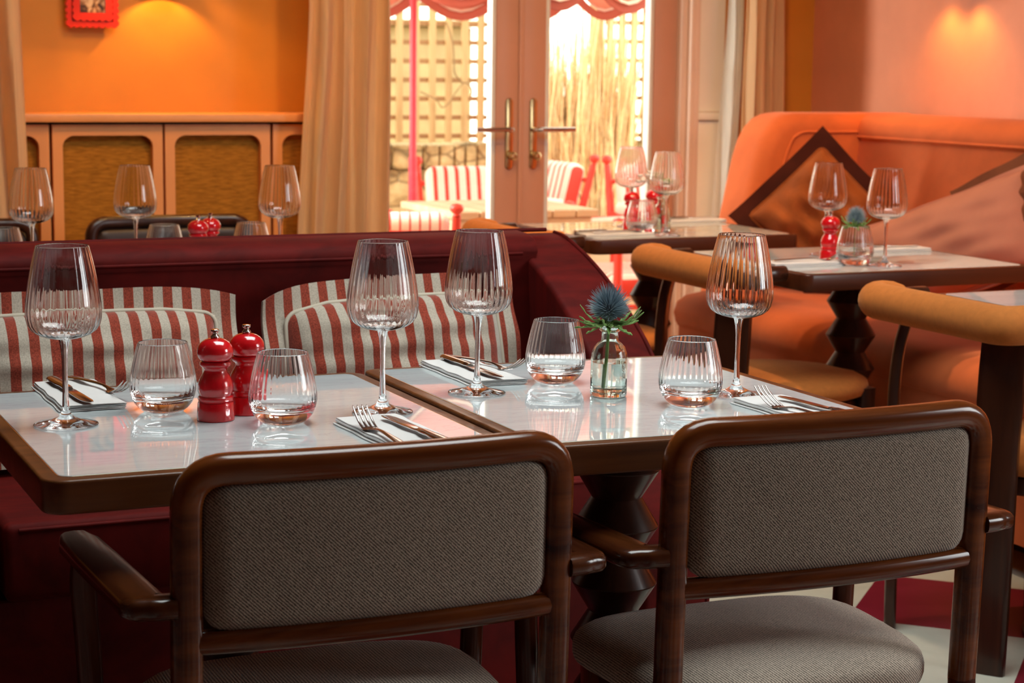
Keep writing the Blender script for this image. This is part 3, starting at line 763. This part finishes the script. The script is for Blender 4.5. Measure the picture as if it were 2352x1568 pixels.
# table A, by the doors
wine('front wine glass on the table nearest the French doors', (2.716, 4.975, ZT))
wine('back wine glass on the table nearest the French doors', (2.765, 5.300, ZT))
mil('left red pepper mill on the table nearest the French doors', (2.712, 5.190, ZT))
mil('right red pepper mill on the table nearest the French doors', (2.828, 5.265, ZT))
tum('tumbler in front of the red mills on the table nearest the doors', (2.672, 5.045, ZT))
bv = dup(BV, 'bottle vase with white blossom on the table nearest the French doors', (2.768, 5.100, ZT), .9, 'bottle vases with flowers')
nap('folded napkin with cutlery at the chair side of the table by the doors', (2.560, 5.010, ZT), PI/2)
frk('fork on the chair side napkin of the table by the doors', (2.575, 5.000, ZT+NH), -PI/2+.12)
knf('knife on the chair side napkin of the table by the doors', (2.555, 5.035, ZT+NH), -PI/2)
nap('folded napkin at the sofa side of the table by the doors', (3.03, 5.395, ZT), PI/2)
knf('knife on the sofa side napkin of the table by the doors', (3.03, 5.395, ZT+NH), -PI/2)
def blossom(label, loc):
    rnd = random.Random(8); t = thing('blossom_sprig', label, 'flower', loc)
    tips = [(-.035, .05, .165), (-.05, .03, .150), (-.02, .0, .150), (-.01, -.02, .135), (.02, .01, .14)]
    b = MB(); b.tube(catmull([(0, 0, .0), (-.002, .002, .06), (-.008, .008, .115)], 4), .0013, 8)
    for q in tips: b.tube(catmull([(-.008, .008, .112), (q[0]*.6, q[1]*.6, .13), q], 4), .0009, 6)
    b.build('twig', BROWNB, t, smooth=60)
    p = MB()
    for q in tips:
        for k in range(3):
            c = Vector(q)+Vector((rnd.uniform(-.014, .014), rnd.uniform(-.014, .014), rnd.uniform(-.012, .010)))
            p.lathe([(.0001, -.004), (.006, -.002), (.0085, .002), (.006, .005), (.0001, .003)], 10, 0, 0, flute=lambda a, k_: .25*math.cos(5*a))
            bmesh.ops.translate(p.bm, verts=p.bm.verts[-50:], vec=c)
    p.build('blossoms', PETAL, t, smooth=60)
    l = MB()
    for c in ((-.012, .010, .145), (.012, -.004, .128)):
        rows = []
        for j in range(7):
            f = j/6; w_ = .011*math.sin(PI*f)**.8+.0003
            rows.append([(c[0]-w_, c[1], c[2]+.026*f), (c[0], c[1]-.003, c[2]+.026*f), (c[0]+w_, c[1], c[2]+.026*f)])
        l.rings(rows, closed=False, cap0=False, cap1=False)
    o = l.build('leaves', GREEN, t, smooth=60); o.modifiers.new('t', 'SOLIDIFY').thickness = .0006
    return t
blossom('white blossom sprig in the bottle vase nearest the French doors', (2.768, 5.100, ZT+.010))
# tables behind the banquette
wine('leftmost of the three wine glasses behind the red banquette', (.775, 4.484, ZT))
wine('middle one of the three wine glasses behind the red banquette', (1.035, 4.560, ZT))
wine('rightmost of the three wine glasses behind the red banquette', (1.372, 4.480, ZT))
tum('tumbler at the far left edge behind the red banquette', (.733, 4.62, ZT))
tum('tumbler left of the two red mills behind the red banquette', (1.115, 4.60, ZT))
tum('tumbler right of the two red mills behind the red banquette', (1.335, 4.60, ZT))
mil('left one of the two red mills behind the red banquette', (1.178, 4.52, ZT))
mil('right one of the two red mills behind the red banquette', (1.225, 4.58, ZT))

# ------------------------------------------------------------------ grey armchairs
def armchair(label, loc, rz, group):
    """faces +y; origin on the floor under the back frame"""
    t = thing('dining_armchair', label, 'chair', loc, rz, group)
    hw, bow, rec = .237, .020, -.012
    def bowy(x, z): return -bow*(1-(x/hw)**2)+rec*(z-.45)/.36
    # bent frame around the backrest
    P = [(-hw, 0, .40), (-hw, 0, .785), (hw, 0, .785), (hw, 0, .40)]
    path = arcpath([P[0], P[1]], .01)[:1]+[Vector((-hw, 0, .40+.05*i)) for i in range(1, 6)]
    cor = arcpath(P, .050, 8)[1:-1]
    n1 = 9; mid = [cor[n1-1]+(cor[n1]-cor[n1-1])*i/14 for i in range(1, 14)]
    full = path+cor[:n1]+mid+cor[n1:]+[Vector((hw, 0, .65-.05*i)) for i in range(0, 6)]
    full = [Vector((p[0], bowy(p[0], p[2]), p[2])) for p in full]
    MB().tube(full, .0172, 16, .0185, upv=(0, 1, 0), sq=2.7).build('back_frame', CHAIRW, t, smooth=50)
    lr = [Vector((-hw+2*hw*i/16, bowy(-hw+2*hw*i/16, .578), .578)) for i in range(17)]
    MB().tube(lr, .0135, 12, .0145, sq=2.6, upv=(0, 1, 0)).build('back_rail', CHAIRW, t, smooth=50)
    # padded panel, front and back faces
    x0, x1, z0, z1 = -hw+.019, hw-.019, .592, .767
    rows = []
    nu, nv = 28, 14
    def pad(sgn):
        R = []
        for j in range(nv+1):
            v = j/nv
            row = []
            for i in range(nu+1):
                u = i/nu; x = x0+(x1-x0)*u; z = z0+(z1-z0)*v
                cu = min(u, 1-u)*(x1-x0); cv = min(v, 1-v)*(z1-z0)
                e = min(1, cu/.030)*0+1; du = max(0, 1-cu/.028); dv = max(0, 1-cv/.028)
                q = max(0, 1-(du**2.4+dv**2.4)); bul = q**.5
                # rounded corners
                rr = .026; cx = max(rr-cu, 0); cz = max(rr-cv, 0); dd = math.hypot(cx, cz)
                if dd > rr and dd > 0:
                    f = rr/dd; x += math.copysign((cx-cx*f), .5-u); z += math.copysign((cz-cz*f), .5-v)
                row.append((x, bowy(x, z)+sgn*(.004+.010*bul), z))
            R.append(row)
        return R
    b = MB(); b.rings(pad(-1), False, False, False); b.rings(pad(1), False, False, False)
    # close the rim
    A, B_ = pad(-1), pad(1)
    rim = lambda R: R[0]+[r[-1] for r in R[1:]]+R[-1][-2::-1]+[r[0] for r in R[-2:0:-1]]
    b.rings([rim(A), rim(B_)], True, False, False)
    bmesh.ops.remove_doubles(b.bm, verts=b.bm.verts, dist=1e-5)
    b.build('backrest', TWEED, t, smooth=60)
    # seat
    def seat_out(k):
        pts = []
        for i in range(40):
            a = 2*PI*i/40; c, s_ = math.cos(a), math.sin(a); e = 2/3.6
            yy = math.copysign(abs(s_)**e, s_); xx = math.copysign(abs(c)**e, c)
            wide = .232+.020*yy
            pts.append((xx*wide*k, .175+yy*.195*k))
        return pts
    rr = [(.965, .392), (.99, .396), (1.0, .405), (1.0, .418), (.985, .428), (.94, .4365), (.8, .444), (.5, .449), (.2, .451)]
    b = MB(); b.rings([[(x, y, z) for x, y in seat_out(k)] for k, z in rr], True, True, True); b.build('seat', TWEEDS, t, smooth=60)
    b = MB(); b.rings([[(x, y, z) for x, y in seat_out(k)] for k, z in ((.93, .345), (.95, .35), (.955, .3915), (.93, .3915))], True, True, True); b.build('seat_frame', CHAIRW, t, smooth=40)
    for sx in (-1, 1):
        MB().tube([(sx*hw, bowy(hw, .40), .3996), (sx*hw, -.002, .36), (sx*hw*1.0, -.012, .2), (sx*hw*1.0, -.03, 0)], [.0183, .0180, .016, .013], 16, [.0172, .0172, .0155, .013], sq=2.7, upv=(1, 0, 0)).build('leg', CHAIRWZ, t, smooth=50)
        MB().tube(catmull([(sx*.280, .355, .601), (sx*.283, .362, .55), (sx*.276, .360, .40), (sx*.268, .362, 0)], 5), [.0175]*6+[.0165]*5+[.015]*5, 14, sq=2.4).build('leg', CHAIRWZ, t, smooth=50)
        ap = arcpath([(sx*(hw+.012), -.004, .624), (sx*.284, .000, .624), (sx*.2895, .385, .614)], .055, 8)
        ap = ap[:-1]+[ap[-2]+(ap[-1]-ap[-2])*f for f in (.3, .6, .9, 1.0)]
        wd = [.022]*5+[.0295]*(len(ap)-9)+[.0295, .0295, .028, .020]
        MB().tube(ap, .0135, 14, [min(w_, .0295) for w_ in wd], upv=(0, 0, 1), sq=3.2).build('armrest', CHAIRWY, t, smooth=50)
    return t
g_arm = 'grey tweed armchairs'
A1 = armchair('grey tweed armchair in front, pushed up to the left marble table', (.767, 2.113, 0), 0, g_arm)
dup(A1, 'grey tweed armchair in front, pushed up to the right marble table', (1.406, 2.108, 0), 0, g_arm)
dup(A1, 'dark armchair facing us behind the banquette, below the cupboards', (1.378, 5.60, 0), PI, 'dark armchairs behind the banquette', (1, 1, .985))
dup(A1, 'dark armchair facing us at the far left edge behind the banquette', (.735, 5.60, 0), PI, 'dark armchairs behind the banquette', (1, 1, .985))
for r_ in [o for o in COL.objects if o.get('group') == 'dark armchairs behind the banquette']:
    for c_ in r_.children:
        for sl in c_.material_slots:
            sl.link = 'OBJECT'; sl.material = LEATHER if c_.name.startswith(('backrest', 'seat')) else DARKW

# ------------------------------------------------------------------ orange chairs
def orange_chair(label, loc, rz, group):
    t = thing('round_back_chair', label, 'chair', loc, rz, group)
    U = arcpath([(-.195, -.238, .745), (-.280, -.235, .742), (-.280, .235, .742), (-.195, .238, .745)], .085, 10)
    U = [U[0]]+[p for p in U]
    seg = []
    for a, c in zip(U, U[1:]):
        n = max(1, int((c-a).length/.02)); seg += [a+(c-a)*i/n for i in range(n)]
    seg.append(U[-1])
    R = []
    for i in range(len(seg)):
        f = min(i, len(seg)-1-i); R.append(.0405 if f > 3 else (.028, .036, .0395, .0405)[f])
    MB().tube(seg, R, 20).build('backrest', OCHRE, t, smooth=60)
    for s_ in (-1, 1):
        MB().tube([(-.198, s_*.238, .745), (-.17, s_*.238, .746), (-.132, s_*.236, .748), (-.126, s_*.236, .748)], [.018, .020, .019, .012], 14, [.016, .020, .019, .012], sq=3.2).build('arm_tip', DARKW, t, smooth=50)
        ang = math.radians(180-s_*37); rad = .292
        cx, cy = rad*math.cos(ang), rad*math.sin(ang); tx, ty = -math.sin(ang), math.cos(ang); rx, ry_ = math.cos(ang), math.sin(ang)
        pts = [(cx+rx*.00, cy+ry_*.00, 0), (cx+rx*.004, cy+ry_*.004, .25), (cx+rx*.012, cy+ry_*.012, .5), (cx+rx*.006, cy+ry_*.006, .63), (cx-rx*.012, cy-ry_*.012, .712)]
        MB().tube(catmull(pts, 4), [.034+.0135*min(1, i/10) for i in range(17)], 16, .0135, upv=(tx, ty, 0), sq=5).build('leg', DARKW, t, smooth=45)
        MB().tube([(.165, s_*.172, .435), (.165, s_*.172, .2), (.172, s_*.180, 0)], [.024, .022, .018], 12, [.020, .019, .016], sq=5).build('leg', DARKW, t, smooth=45)
    MB().lathe([(.0001, .408), (.215, .408), (.236, .416), (.243, .432), (.238, .447), (.215, .459), (.15, .468), (.07, .472), (.0001, .473)], 64).build('seat', OCHRE, t, smooth=60)
    MB().lathe([(.0001, .368), (.214, .368), (.222, .374), (.222, .404), (.214, .4075), (.0001, .4075)], 64).build('seat_frame', DARKW, t, smooth=40)
    return t
g_or = 'orange round-backed chairs'
O1 = orange_chair('nearest orange round-backed chair, at the right edge of the picture', (2.715, 3.275, 0), 0, g_or)
dup(O1, 'orange round-backed chair at the thistle tumbler table, second from the doors', (2.642, 4.225, 0), 0, g_or)
dup(O1, 'orange round-backed chair nearest the French doors', (2.525, 5.120, 0), 0, g_or)

# ------------------------------------------------------------------ red banquette with striped cushions
bt = thing('banquette', 'dark red velvet banquette behind the two marble tables', 'banquette', (.8, 3.5, 0))
OX, OY = .8, 3.5
bprof = [(3.50, .10), (3.50, .46), (3.545, .855), (3.538, .868), (3.540, .882), (3.556, .895), (3.590, .903), (3.640, .905), (3.672, .902), (3.690, .892), (3.695, .86), (3.70, .10)]
MB().prism([(y-OY, z) for y, z in bprof], -.55-OX, 1.635-OX, 'X', .004, 2).build('back', MAROON, bt, smooth=50)
MB().tube([(x-OX, 3.5405-OY, .8665) for x in (-.54, .5, 1.6)], .0042, 8).build('piping', MAROON, bt, smooth=60)
MB().tube([(x-OX, 3.684-OY, .9005) for x in (-.54, .5, 1.72)], .0042, 8).build('piping', MAROON, bt, smooth=60)
ap = [(3.700, .892), (3.655, .888), (3.60, .874), (3.53, .851), (3.47, .827), (3.42, .803), (3.38, .780), (3.33, .751), (3.28, .718), (3.23, .676), (3.18, .624), (3.13, .570), (3.08, .52), (3.03, .45), (3.01, .36), (3.005, .09)]
apc = [(p[0], p[1]) for p in catmull([(a, c, 0) for a, c in ap], 3)]
MB().prism([(y-OY, z) for y, z in apc]+[(3.700-OY, .09)], 1.615-OX, 1.752-OX, 'X', .020, 5).build('arm', MAROON, bt, smooth=60)
MB().tube([(1.748-OX, y-OY+.001, z+.0005) for y, z in apc], .0045, 8).build('piping', MAROON, bt, smooth=60)
MB().box(.467-OX, 1.612-OX, 3.02-OY, 3.49-OY, .385, .515, .014, 4).build('seat_cushion', MAROON, bt, smooth=50)
b = MB().tube([(x-OX, 3.022-OY, .504) for x in (.49, .8, 1.59)], .004, 8); b.build('piping', MAROON, bt, smooth=60)
MB().box(-.54-OX, .455-OX, 3.02-OY, 3.49-OY, .385, .515, .014, 4).build('seat_cushion', MAROON, bt, smooth=50)
MB().box(-.54-OX, 1.61-OX, 3.06-OY, 3.66-OY, .0, .383, .006, 2).build('base', MAROON, bt, smooth=40)
MB().box(-.54-OX, 1.75-OX, 3.705-OY, 4.12-OY, .30, .46, .03, 4).build('rear_seat', MAROON, bt, smooth=50)
MB().box(-.54-OX, 1.75-OX, 3.705-OY, 4.08-OY, .0, .298, .006, 2).build('rear_base', MAROON, bt, smooth=40)

def flat_cushion(name, label, w, h, border, loc, rot, mat_border, mat_body, mat_pipe, bulge=.06, group=None, seed=1, dip=0.0, wr=.003, cat='cushion'):
    """flanged cushion in the local xz plane, its face towards -y"""
    rnd = random.Random(seed); t = thing(name, label, cat, loc, 0, group)
    t.rotation_euler = rot
    N = 30
    def warp(u, v, W_, H_):
        return (u*W_*(1+.02*abs(v)**3-dip*.18*max(0, v)**2), v*H_*(1+(.03*abs(u)**3 if v < 0 or not dip else -dip*abs(u)**5)))
    # flange sheet
    def grid(W_, H_, fy):
        R = []
        for j in range(N+1):
            v = -1+2*j/N; row = []
            for i in range(N+1):
                u = -1+2*i/N; x_, z_ = warp(u, v, W_, H_); row.append((x_, fy(u, v), z_))
            R.append(row)
        return R
    def closed(A, B_):
        b = MB(); b.rings(A, False, False, False); b.rings(B_, False, False, False)
        rim = lambda R: R[0]+[r[-1] for r in R[1:]]+R[-1][-2::-1]+[r[0] for r in R[-2:0:-1]]
        b.rings([rim(A), rim(B_)], True, False, False); bmesh.ops.remove_doubles(b.bm, verts=b.bm.verts, dist=1e-6); return b
    wav = lambda u, v: .006*math.sin(u*7+seed)*abs(v)**4+.006*math.sin(v*6+seed*2)*abs(u)**4
    A = grid(w/2, h/2, lambda u, v: wav(u, v)-.006); B_ = grid(w/2, h/2, lambda u, v: wav(u, v)+.004)
    closed(A, B_).build('flange', mat_border, t, smooth=60)
    iw, ih = w/2-border, h/2-border
    ph = [rnd.uniform(0, 6) for _ in range(6)]
    def dome(u, v):
        q = max(0, (1-abs(u)**3.2)*(1-abs(v)**3.2))
        wri = wr*(math.sin(9*u+4*v+ph[0])+math.sin(5*u-11*v+ph[1])+.7*math.sin(17*v+3*u+ph[2]))*q
        return q**.55*bulge+wri
    A = grid(iw, ih, lambda u, v: -.0055-dome(u, v)); B_ = grid(iw, ih, lambda u, v: .003+dome(u, v)*.45)
    closed(A, B_).build('pillow', mat_body, t, smooth=60)
    loop = rrect(-iw, iw, -ih, ih, .02, 5); pts = []
    for a, c in zip(loop, loop[1:]+loop[:1]):
        for k in range(6):
            q = warp((a[0]+(c[0]-a[0])*k/6)/iw, (a[1]+(c[1]-a[1])*k/6)/ih, iw, ih); pts.append((q[0], -.0085, q[1]))
    MB().tube(pts, .0042, 8, loop=True).build('piping', mat_pipe, t, smooth=60)
    return t
flat_cushion('striped_cushion', 'rust and cream striped cushion at the left on the red banquette', .57, .315, .042, (.685, 3.425, .681), (math.radians(-13), 0, 0), STRIPE, STRIPE, PIPE, .060, 'striped cushions on the banquette', 2, .13)
flat_cushion('striped_cushion', 'rust and cream striped cushion on the banquette behind the right marble table', .53, .32, .042, (1.282, 3.425, .683), (math.radians(-13), math.radians(-1.5), math.radians(2)), STRIPE, STRIPE, PIPE, .060, 'striped cushions on the banquette', 5, .20)

# ------------------------------------------------------------------ coral sofa along the right wall
st_ = thing('sofa', 'long coral velvet sofa along the right wall', 'sofa', (3.5, 4.0, 0)); SX, SY = 3.5, 4.0
sp = [(3.01, .09), (3.01, .408), (2.997, .425), (2.990, .455), (3.002, .490), (3.035, .512), (3.10, .522), (3.40, .525), (3.63, .520), (3.64, .09)]
MB().prism([(x-SX, z) for x, z in sp], 1.9-SY, 5.435-SY, 'Y', .03, 5).build('seat', CORAL, st_, smooth=50)
MB().box(3.20-SX, 3.90-SX, 1.95-SY, 5.60-SY, 0, .089, .004, 1).build('plinth', DARKW, st_)
MB().tube([(3.008-SX, y-SY, .417) for y in (1.9, 3.0, 4.5, 5.41)], .0055, 8).build('piping', CORAL, st_, smooth=60)
kp = [(3.645, .30), (3.645, .55), (3.712, 1.010), (3.700, 1.030), (3.703, 1.055), (3.720, 1.078), (3.752, 1.094), (3.80, 1.100), (3.86, 1.098), (3.915, 1.085), (3.94, 1.05), (3.945, .10), (3.66, .10)]
MB().prism([(x-SX, z) for x, z in kp], 1.9-SY, 5.60-SY, 'Y', .004, 2).build('back', CORAL, st_, smooth=50)
MB().tube([(3.703-SX, y-SY, 1.020) for y in (1.9, 3.0, 4.5, 5.45)], .0045, 8).build('piping', CORAL, st_, smooth=60)
arm_o = [(3.945, .10), (3.945, 1.098), (3.60, 1.099), (3.47, 1.099), (3.425, 1.094), (3.390, 1.078), (3.362, 1.050), (3.338, 1.010), (3.318, .950), (3.302, .88), (3.286, .80), (3.268, .72), (3.245, .62), (3.215, .52), (3.19, .40), (3.18, .10)]
MB().prism([(x-SX, z) for x, z in arm_o], 5.445-SY, 5.66-SY, 'Y', .052, 6).build('arm', CORAL, st_, smooth=60)
ip = [(3.70, 1.036), (3.55, 1.036), (3.49, 1.036), (3.455, 1.022), (3.435, .995), (3.415, .94), (3.392, .85), (3.37, .75), (3.345, .64), (3.33, .54)]
MB().tube([(p[0]-SX, 5.4445-SY, p[1]) for p in catmull([(a, c, 0) for a, c in ip], 4)], .005, 8).build('piping', CORAL, st_, smooth=60)

def sofa_cushion(label, size, loc, yaw, lean, roll, mb, mp, mpipe, bulge, seed, border=.05, wr=.006):
    sz = size if isinstance(size, tuple) else (size, size)
    c = flat_cushion('sofa_cushion', label, sz[0], sz[1], border, loc, (0, 0, 0), mb, mp, mpipe, bulge, 'cushions on the coral sofa', seed, wr=wr)
    c.rotation_euler = (Matrix.Rotation(yaw, 4, 'Z') @ Matrix.Rotation(lean, 4, 'X') @ Matrix.Rotation(roll, 4, 'Y')).to_euler(); return c
sofa_cushion('rust velvet cushion with dark flange, standing on its corner in the sofa', .41, (3.425, 5.235, .770), math.radians(-30), math.radians(-10), math.radians(45), RUSTD, RUST, RUST, .098, 3, .046, .010)
sofa_cushion('dusty pink linen cushion leaning on the right end of the sofa', (.58, .31), (3.515, 4.655, .722), math.radians(-67), math.radians(-12), math.radians(-23), PINK, PINK, PINK, .110, 6, .012, .0035)
sofa_cushion('brown velvet cushion behind the dusty pink cushion on the sofa', (.52, .36), (3.640, 4.46, .835), math.radians(-80), math.radians(-8), math.radians(-27), BROWNV, BROWNV, BROWNV, .045, 8)

# ------------------------------------------------------------------ patio beyond the doors
GZ = -.05
o = MB().box(-4, 12, YB+.12, 16, GZ-.06, GZ).build('ground_patio', paint('patio_paving', (.62, .50, .32), .8, .12), smooth=0); struct(o)
b = MB().box(-2, 8.5, 9.27, 9.5, GZ, .70)
rnd = random.Random(5); x = -2.0
while x < 8.4:
    w_ = rnd.uniform(.055, .11); b.box(x+.006, x+w_-.004, 9.24+rnd.uniform(0, .02), 9.48, .705, .84+rnd.uniform(-.012, .008), .012, 2); x += w_
struct(b.build('wall_garden', STONE, smooth=40))
def trellis(label, x0, x1, y, z0, z1, sp, w_, vsp, name='trellis_fence'):
    cx = (x0+x1)/2; t = thing(name, label, 'fence', (cx, y, 0), 0, 'trellis fence panels')
    b = MB(); x = x0
    while x < x1:
        b.box(x-cx-w_/2, x-cx+w_/2, -.012, .006, z0, z1, .002, 1); x += sp
    b.build('slats', FENCEW, t)
    c = MB(); z = z0+.03
    while z < z1:
        c.box(x0-cx-.02, x1-cx+.02, .007, .024, z-.012, z+.012, .002, 1); z += vsp
    c.build('cross_slats', FENCED, t)
    for px_ in (x0-.05, x1+.03): MB().box(px_-cx-.03, px_-cx+.03, .025, .085, GZ if False else z0-.10, z1+.02, .004, 1).build('post', FENCEW, t)
    return t
trellis('wooden trellis fence on the stone wall, left door pane', 3.10, 4.22, 9.22, .846, 2.4, .0905, .036, .096)
trellis('dense wooden trellis fence at the right of the right door pane', 4.655, 5.30, 9.20, .846, 2.4, .072, .036, .10)
o = MB().box(3.2, 5.28, 12.6, 13.0, GZ, 1.50, .01).box(3.1, 5.34, 12.5, 13.1, 1.505, 1.55, .01).build('garden_shed', paint('far_wall', (.40, .31, .16), .8, .15)); tag(o, 'pale garden building seen through the trellis fence', 'building')
# reeds between the fences
rnd = random.Random(21); b = MB()
for i in range(1500):
    x = rnd.uniform(-.30, .24); y = rnd.uniform(-.07, .10); h = rnd.uniform(.45, 1.28); z = rnd.uniform(0, .5)
    lx, ly = rnd.gauss(0, .055), rnd.gauss(0, .03)
    p0 = Vector((x, y, z)); p1 = p0+Vector((lx*.4, ly*.4, h*.55)); p2 = p0+Vector((lx*1.4, ly, h))
    wq = rnd.uniform(.003, .009); a = rnd.uniform(0, PI); d = Vector((math.cos(a), math.sin(a), 0))
    b.rings([[p0-d*wq*.6, p0+d*wq*.6], [p1-d*wq, p1+d*wq], [p2-d*.0006, p2+d*.0006]], False, False, False)
t = thing('dry_reed_clump', 'tall clump of dry straw-coloured reeds behind the right door pane', 'plant', (4.44, 9.02, GZ))
b.build('blades', REED, t, smooth=60)
o = MB().box(4.20, 5.3, 8.70, 8.86, GZ, .42, .01).build('planter_edge', PATIOW); tag(o, 'low timber planter edge in front of the dry reeds', 'planter')
# climbing stem on the fence
b = MB()
vine = [(3.70, 9.17, 1.46), (3.735, 9.17, 1.36), (3.745, 9.17, 1.26), (3.75, 9.17, 1.20), (3.79, 9.17, 1.155), (3.82, 9.17, 1.15), (3.845, 9.17, 1.115), (3.84, 9.17, 1.08)]
b.tube(catmull(vine, 6), .0045, 8); b.tube(catmull([(3.80, 9.17, 1.155), (3.75, 9.17, 1.095), (3.72, 9.17, 1.05), (3.68, 9.17, 1.025), (3.645, 9.17, 1.065), (3.56, 9.17, 1.105)], 6), .0035, 8)
tag(b.build('vine_stem', plain('vine_bark', (.22, .15, .07), .8), smooth=60), 'bare climbing vine stem on the trellis fence', 'plant')

def patio_chair(label, loc, rz, mat=PSTRIPE, group='red patio armchairs'):
    """faces +y, origin on the ground under the seat"""
    t = thing('patio_armchair', label, 'chair', loc, rz, group)
    w, d = .27, .25
    for sx in (-1, 1):
        p = MB().tube([(sx*w, d, 0), (sx*w, d, .30), (sx*w, d, .58), (sx*w, d, .645)], [.018, .020, .018, .016], 12); p = p.build('leg', PRED, t, smooth=50)
        MB().lathe([(.0001, .645), (.018, .646), (.013, .655), (.024, .668), (.026, .682), (.020, .696), (.0001, .702)], 18, sx*w, d).build('finial', PRED, p, smooth=50)
        q = MB().tube([(sx*w, -d, 0), (sx*w, -d, .40), (sx*w, -d-.07, .66), (sx*w, -d-.115, .82)], [.018, .020, .019, .015], 12).build('post', PRED, t, smooth=50)
        MB().lathe([(.0001, .82), (.016, .821), (.012, .828), (.023, .840), (.025, .853), (.018, .866), (.0001, .871)], 18, sx*w, -d-.12).build('finial', PRED, q, smooth=50)
        MB().tube([(sx*w, -d-.045, .585), (sx*w, 0, .60), (sx*w, d, .595)], .016, 12).build('arm_rail', PRED, t, smooth=50)
        for z in (.12, .34): MB().tube([(sx*w, -d, z), (sx*w, d, z)], .011, 10).build('stretcher', PRED, t, smooth=50)
        MB().tube([(sx*w, -d+.06, .625), (sx*w, -.1, .632), (sx*w, d-.06, .628)], [.030, .036, .030], 14, [.022, .026, .022]).build('arm_pad', mat, t, smooth=60)
    for y, z in ((d, .34), (d, .14), (-d, .34)): MB().tube([(-w, y, z), (w, y, z)], .012, 10).build('stretcher', PRED, t, smooth=50)
    MB().tube([(-w, -d-.085, .745), (w, -d-.085, .745)], .012, 10).build('top_rail', PRED, t, smooth=50)
    MB().box(-w+.022, w-.022, -d+.02, d+.03, .355, .47, .045, 5).build('seat_cushion', mat, t, smooth=60)
    b = MB().box(-w+.02, w-.02, -.05, .05, 0, .36, .04, 5)
    o = b.build('back_cushion', mat, t, smooth=60); o.matrix_local = Matrix.Translation((0, -d+.035, .475)) @ Matrix.Rotation(math.radians(14), 4, 'X')
    return t
PC = patio_chair('red patio armchair with striped cushions facing us behind the patio table', (3.44, 7.92, GZ), PI-.12)
dup(PC, 'red patio armchair seen side-on behind the left curtain edge', (2.46, 7.66, GZ), -PI/2+.1)
dup(PC, 'red patio armchair seen past the right door handle, turned left', (3.76, 8.58, GZ), PI/2+.05)
patio_chair('patio armchair with thin red stripes just outside the left door', (2.50, 6.90, GZ), -.32, PSTRIPEN).scale = (1.05, 1, .91)
dup(PC, 'red patio armchair low beyond the table nearest the doors', (3.74, 6.98, GZ), PI/2-.1)
dup(PC, 'red patio armchair in the garden behind the red pepper mills', (4.40, 7.85, GZ), PI-.1)
t = thing('patio_table', 'pale wooden patio table beside the parasol pole', 'table', (3.13, 7.18, GZ))
b = MB()
for k in range(6): b.box(-.31+k*.105, -.31+k*.105+.098, -.31, .31, .695, .725, .004, 1)
b.build('tabletop', PATIOW, t); MB().box(-.29, .29, -.29, .29, .635, .6935, .004, 1).build('apron', PATIOW, t)
for sx in (-1, 1):
    for sy in (-1, 1): MB().box(sx*.26-.03, sx*.26+.03, sy*.26-.03, sy*.26+.03, 0, .634, .005, 1).build('leg', PATIOW, t)
# parasol
pt = thing('parasol', 'red parasol with scalloped valance and white trim above the patio', 'parasol', (2.925, 7.62, GZ))
MB().lathe([(.0001, 0), (.15, 0), (.15, .05), (.03, .07), (.0001, .07)], 40).build('foot', BROWNB, pt, smooth=30)
MB().tube([(0, 0, .05), (0, 0, .95), (0, 0, 2.15)], .0150, 16).build('pole', POLE, pt, smooth=60)
MB().tube([(0, 0, .60), (0, 0, .90)], .0185, 16).build('pole_sleeve', POLE, pt, smooth=60)
NS, RP, ZE = 8, 1.08, 1.71
def rim(a):
    k = (a % (2*PI/NS))/(2*PI/NS); return RP*math.cos(PI/NS)/math.cos((k-.5)*2*PI/NS)
nA = NS*16
rows = []
for f in (0.02, .35, .7, 1.0):
    rows.append([(rim(2*PI*j/nA)*f*math.cos(2*PI*j/nA), rim(2*PI*j/nA)*f*math.sin(2*PI*j/nA), 2.12-(2.12-ZE)*f**1.05) for j in range(nA)])
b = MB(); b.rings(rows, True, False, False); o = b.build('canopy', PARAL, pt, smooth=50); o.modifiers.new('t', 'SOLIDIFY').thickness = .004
def val(zf0, zf1, off):
    R = []
    for q in range(4):
        f = q/3; ring = []
        for j in range(nA):
            a = 2*PI*j/nA; s_ = abs(math.sin(NS*2*a/2)); k0 = zf0(s_); k1 = zf1(s_)
            z = k0+(k1-k0)*f; r_ = rim(a)+off+.012*f
            ring.append((r_*math.cos(a), r_*math.sin(a), z))
        R.append(ring)
    b = MB(); b.rings(R, True, False, False); return b
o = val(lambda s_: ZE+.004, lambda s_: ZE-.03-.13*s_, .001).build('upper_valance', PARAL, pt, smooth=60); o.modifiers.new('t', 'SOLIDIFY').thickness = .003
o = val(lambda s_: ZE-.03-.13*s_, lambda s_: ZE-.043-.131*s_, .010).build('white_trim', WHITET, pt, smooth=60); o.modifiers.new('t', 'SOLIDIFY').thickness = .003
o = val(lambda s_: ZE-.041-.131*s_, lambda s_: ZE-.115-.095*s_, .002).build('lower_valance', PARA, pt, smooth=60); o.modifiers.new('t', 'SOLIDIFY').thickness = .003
for k in range(NS):
    a = 2*PI*k/NS; MB().tube([(.02*math.cos(a), .02*math.sin(a), 2.10), (rim(a+1e-4)*.98*math.cos(a), rim(a+1e-4)*.98*math.sin(a), ZE+.005)], .006, 8).build('rib', FENCEW, pt)
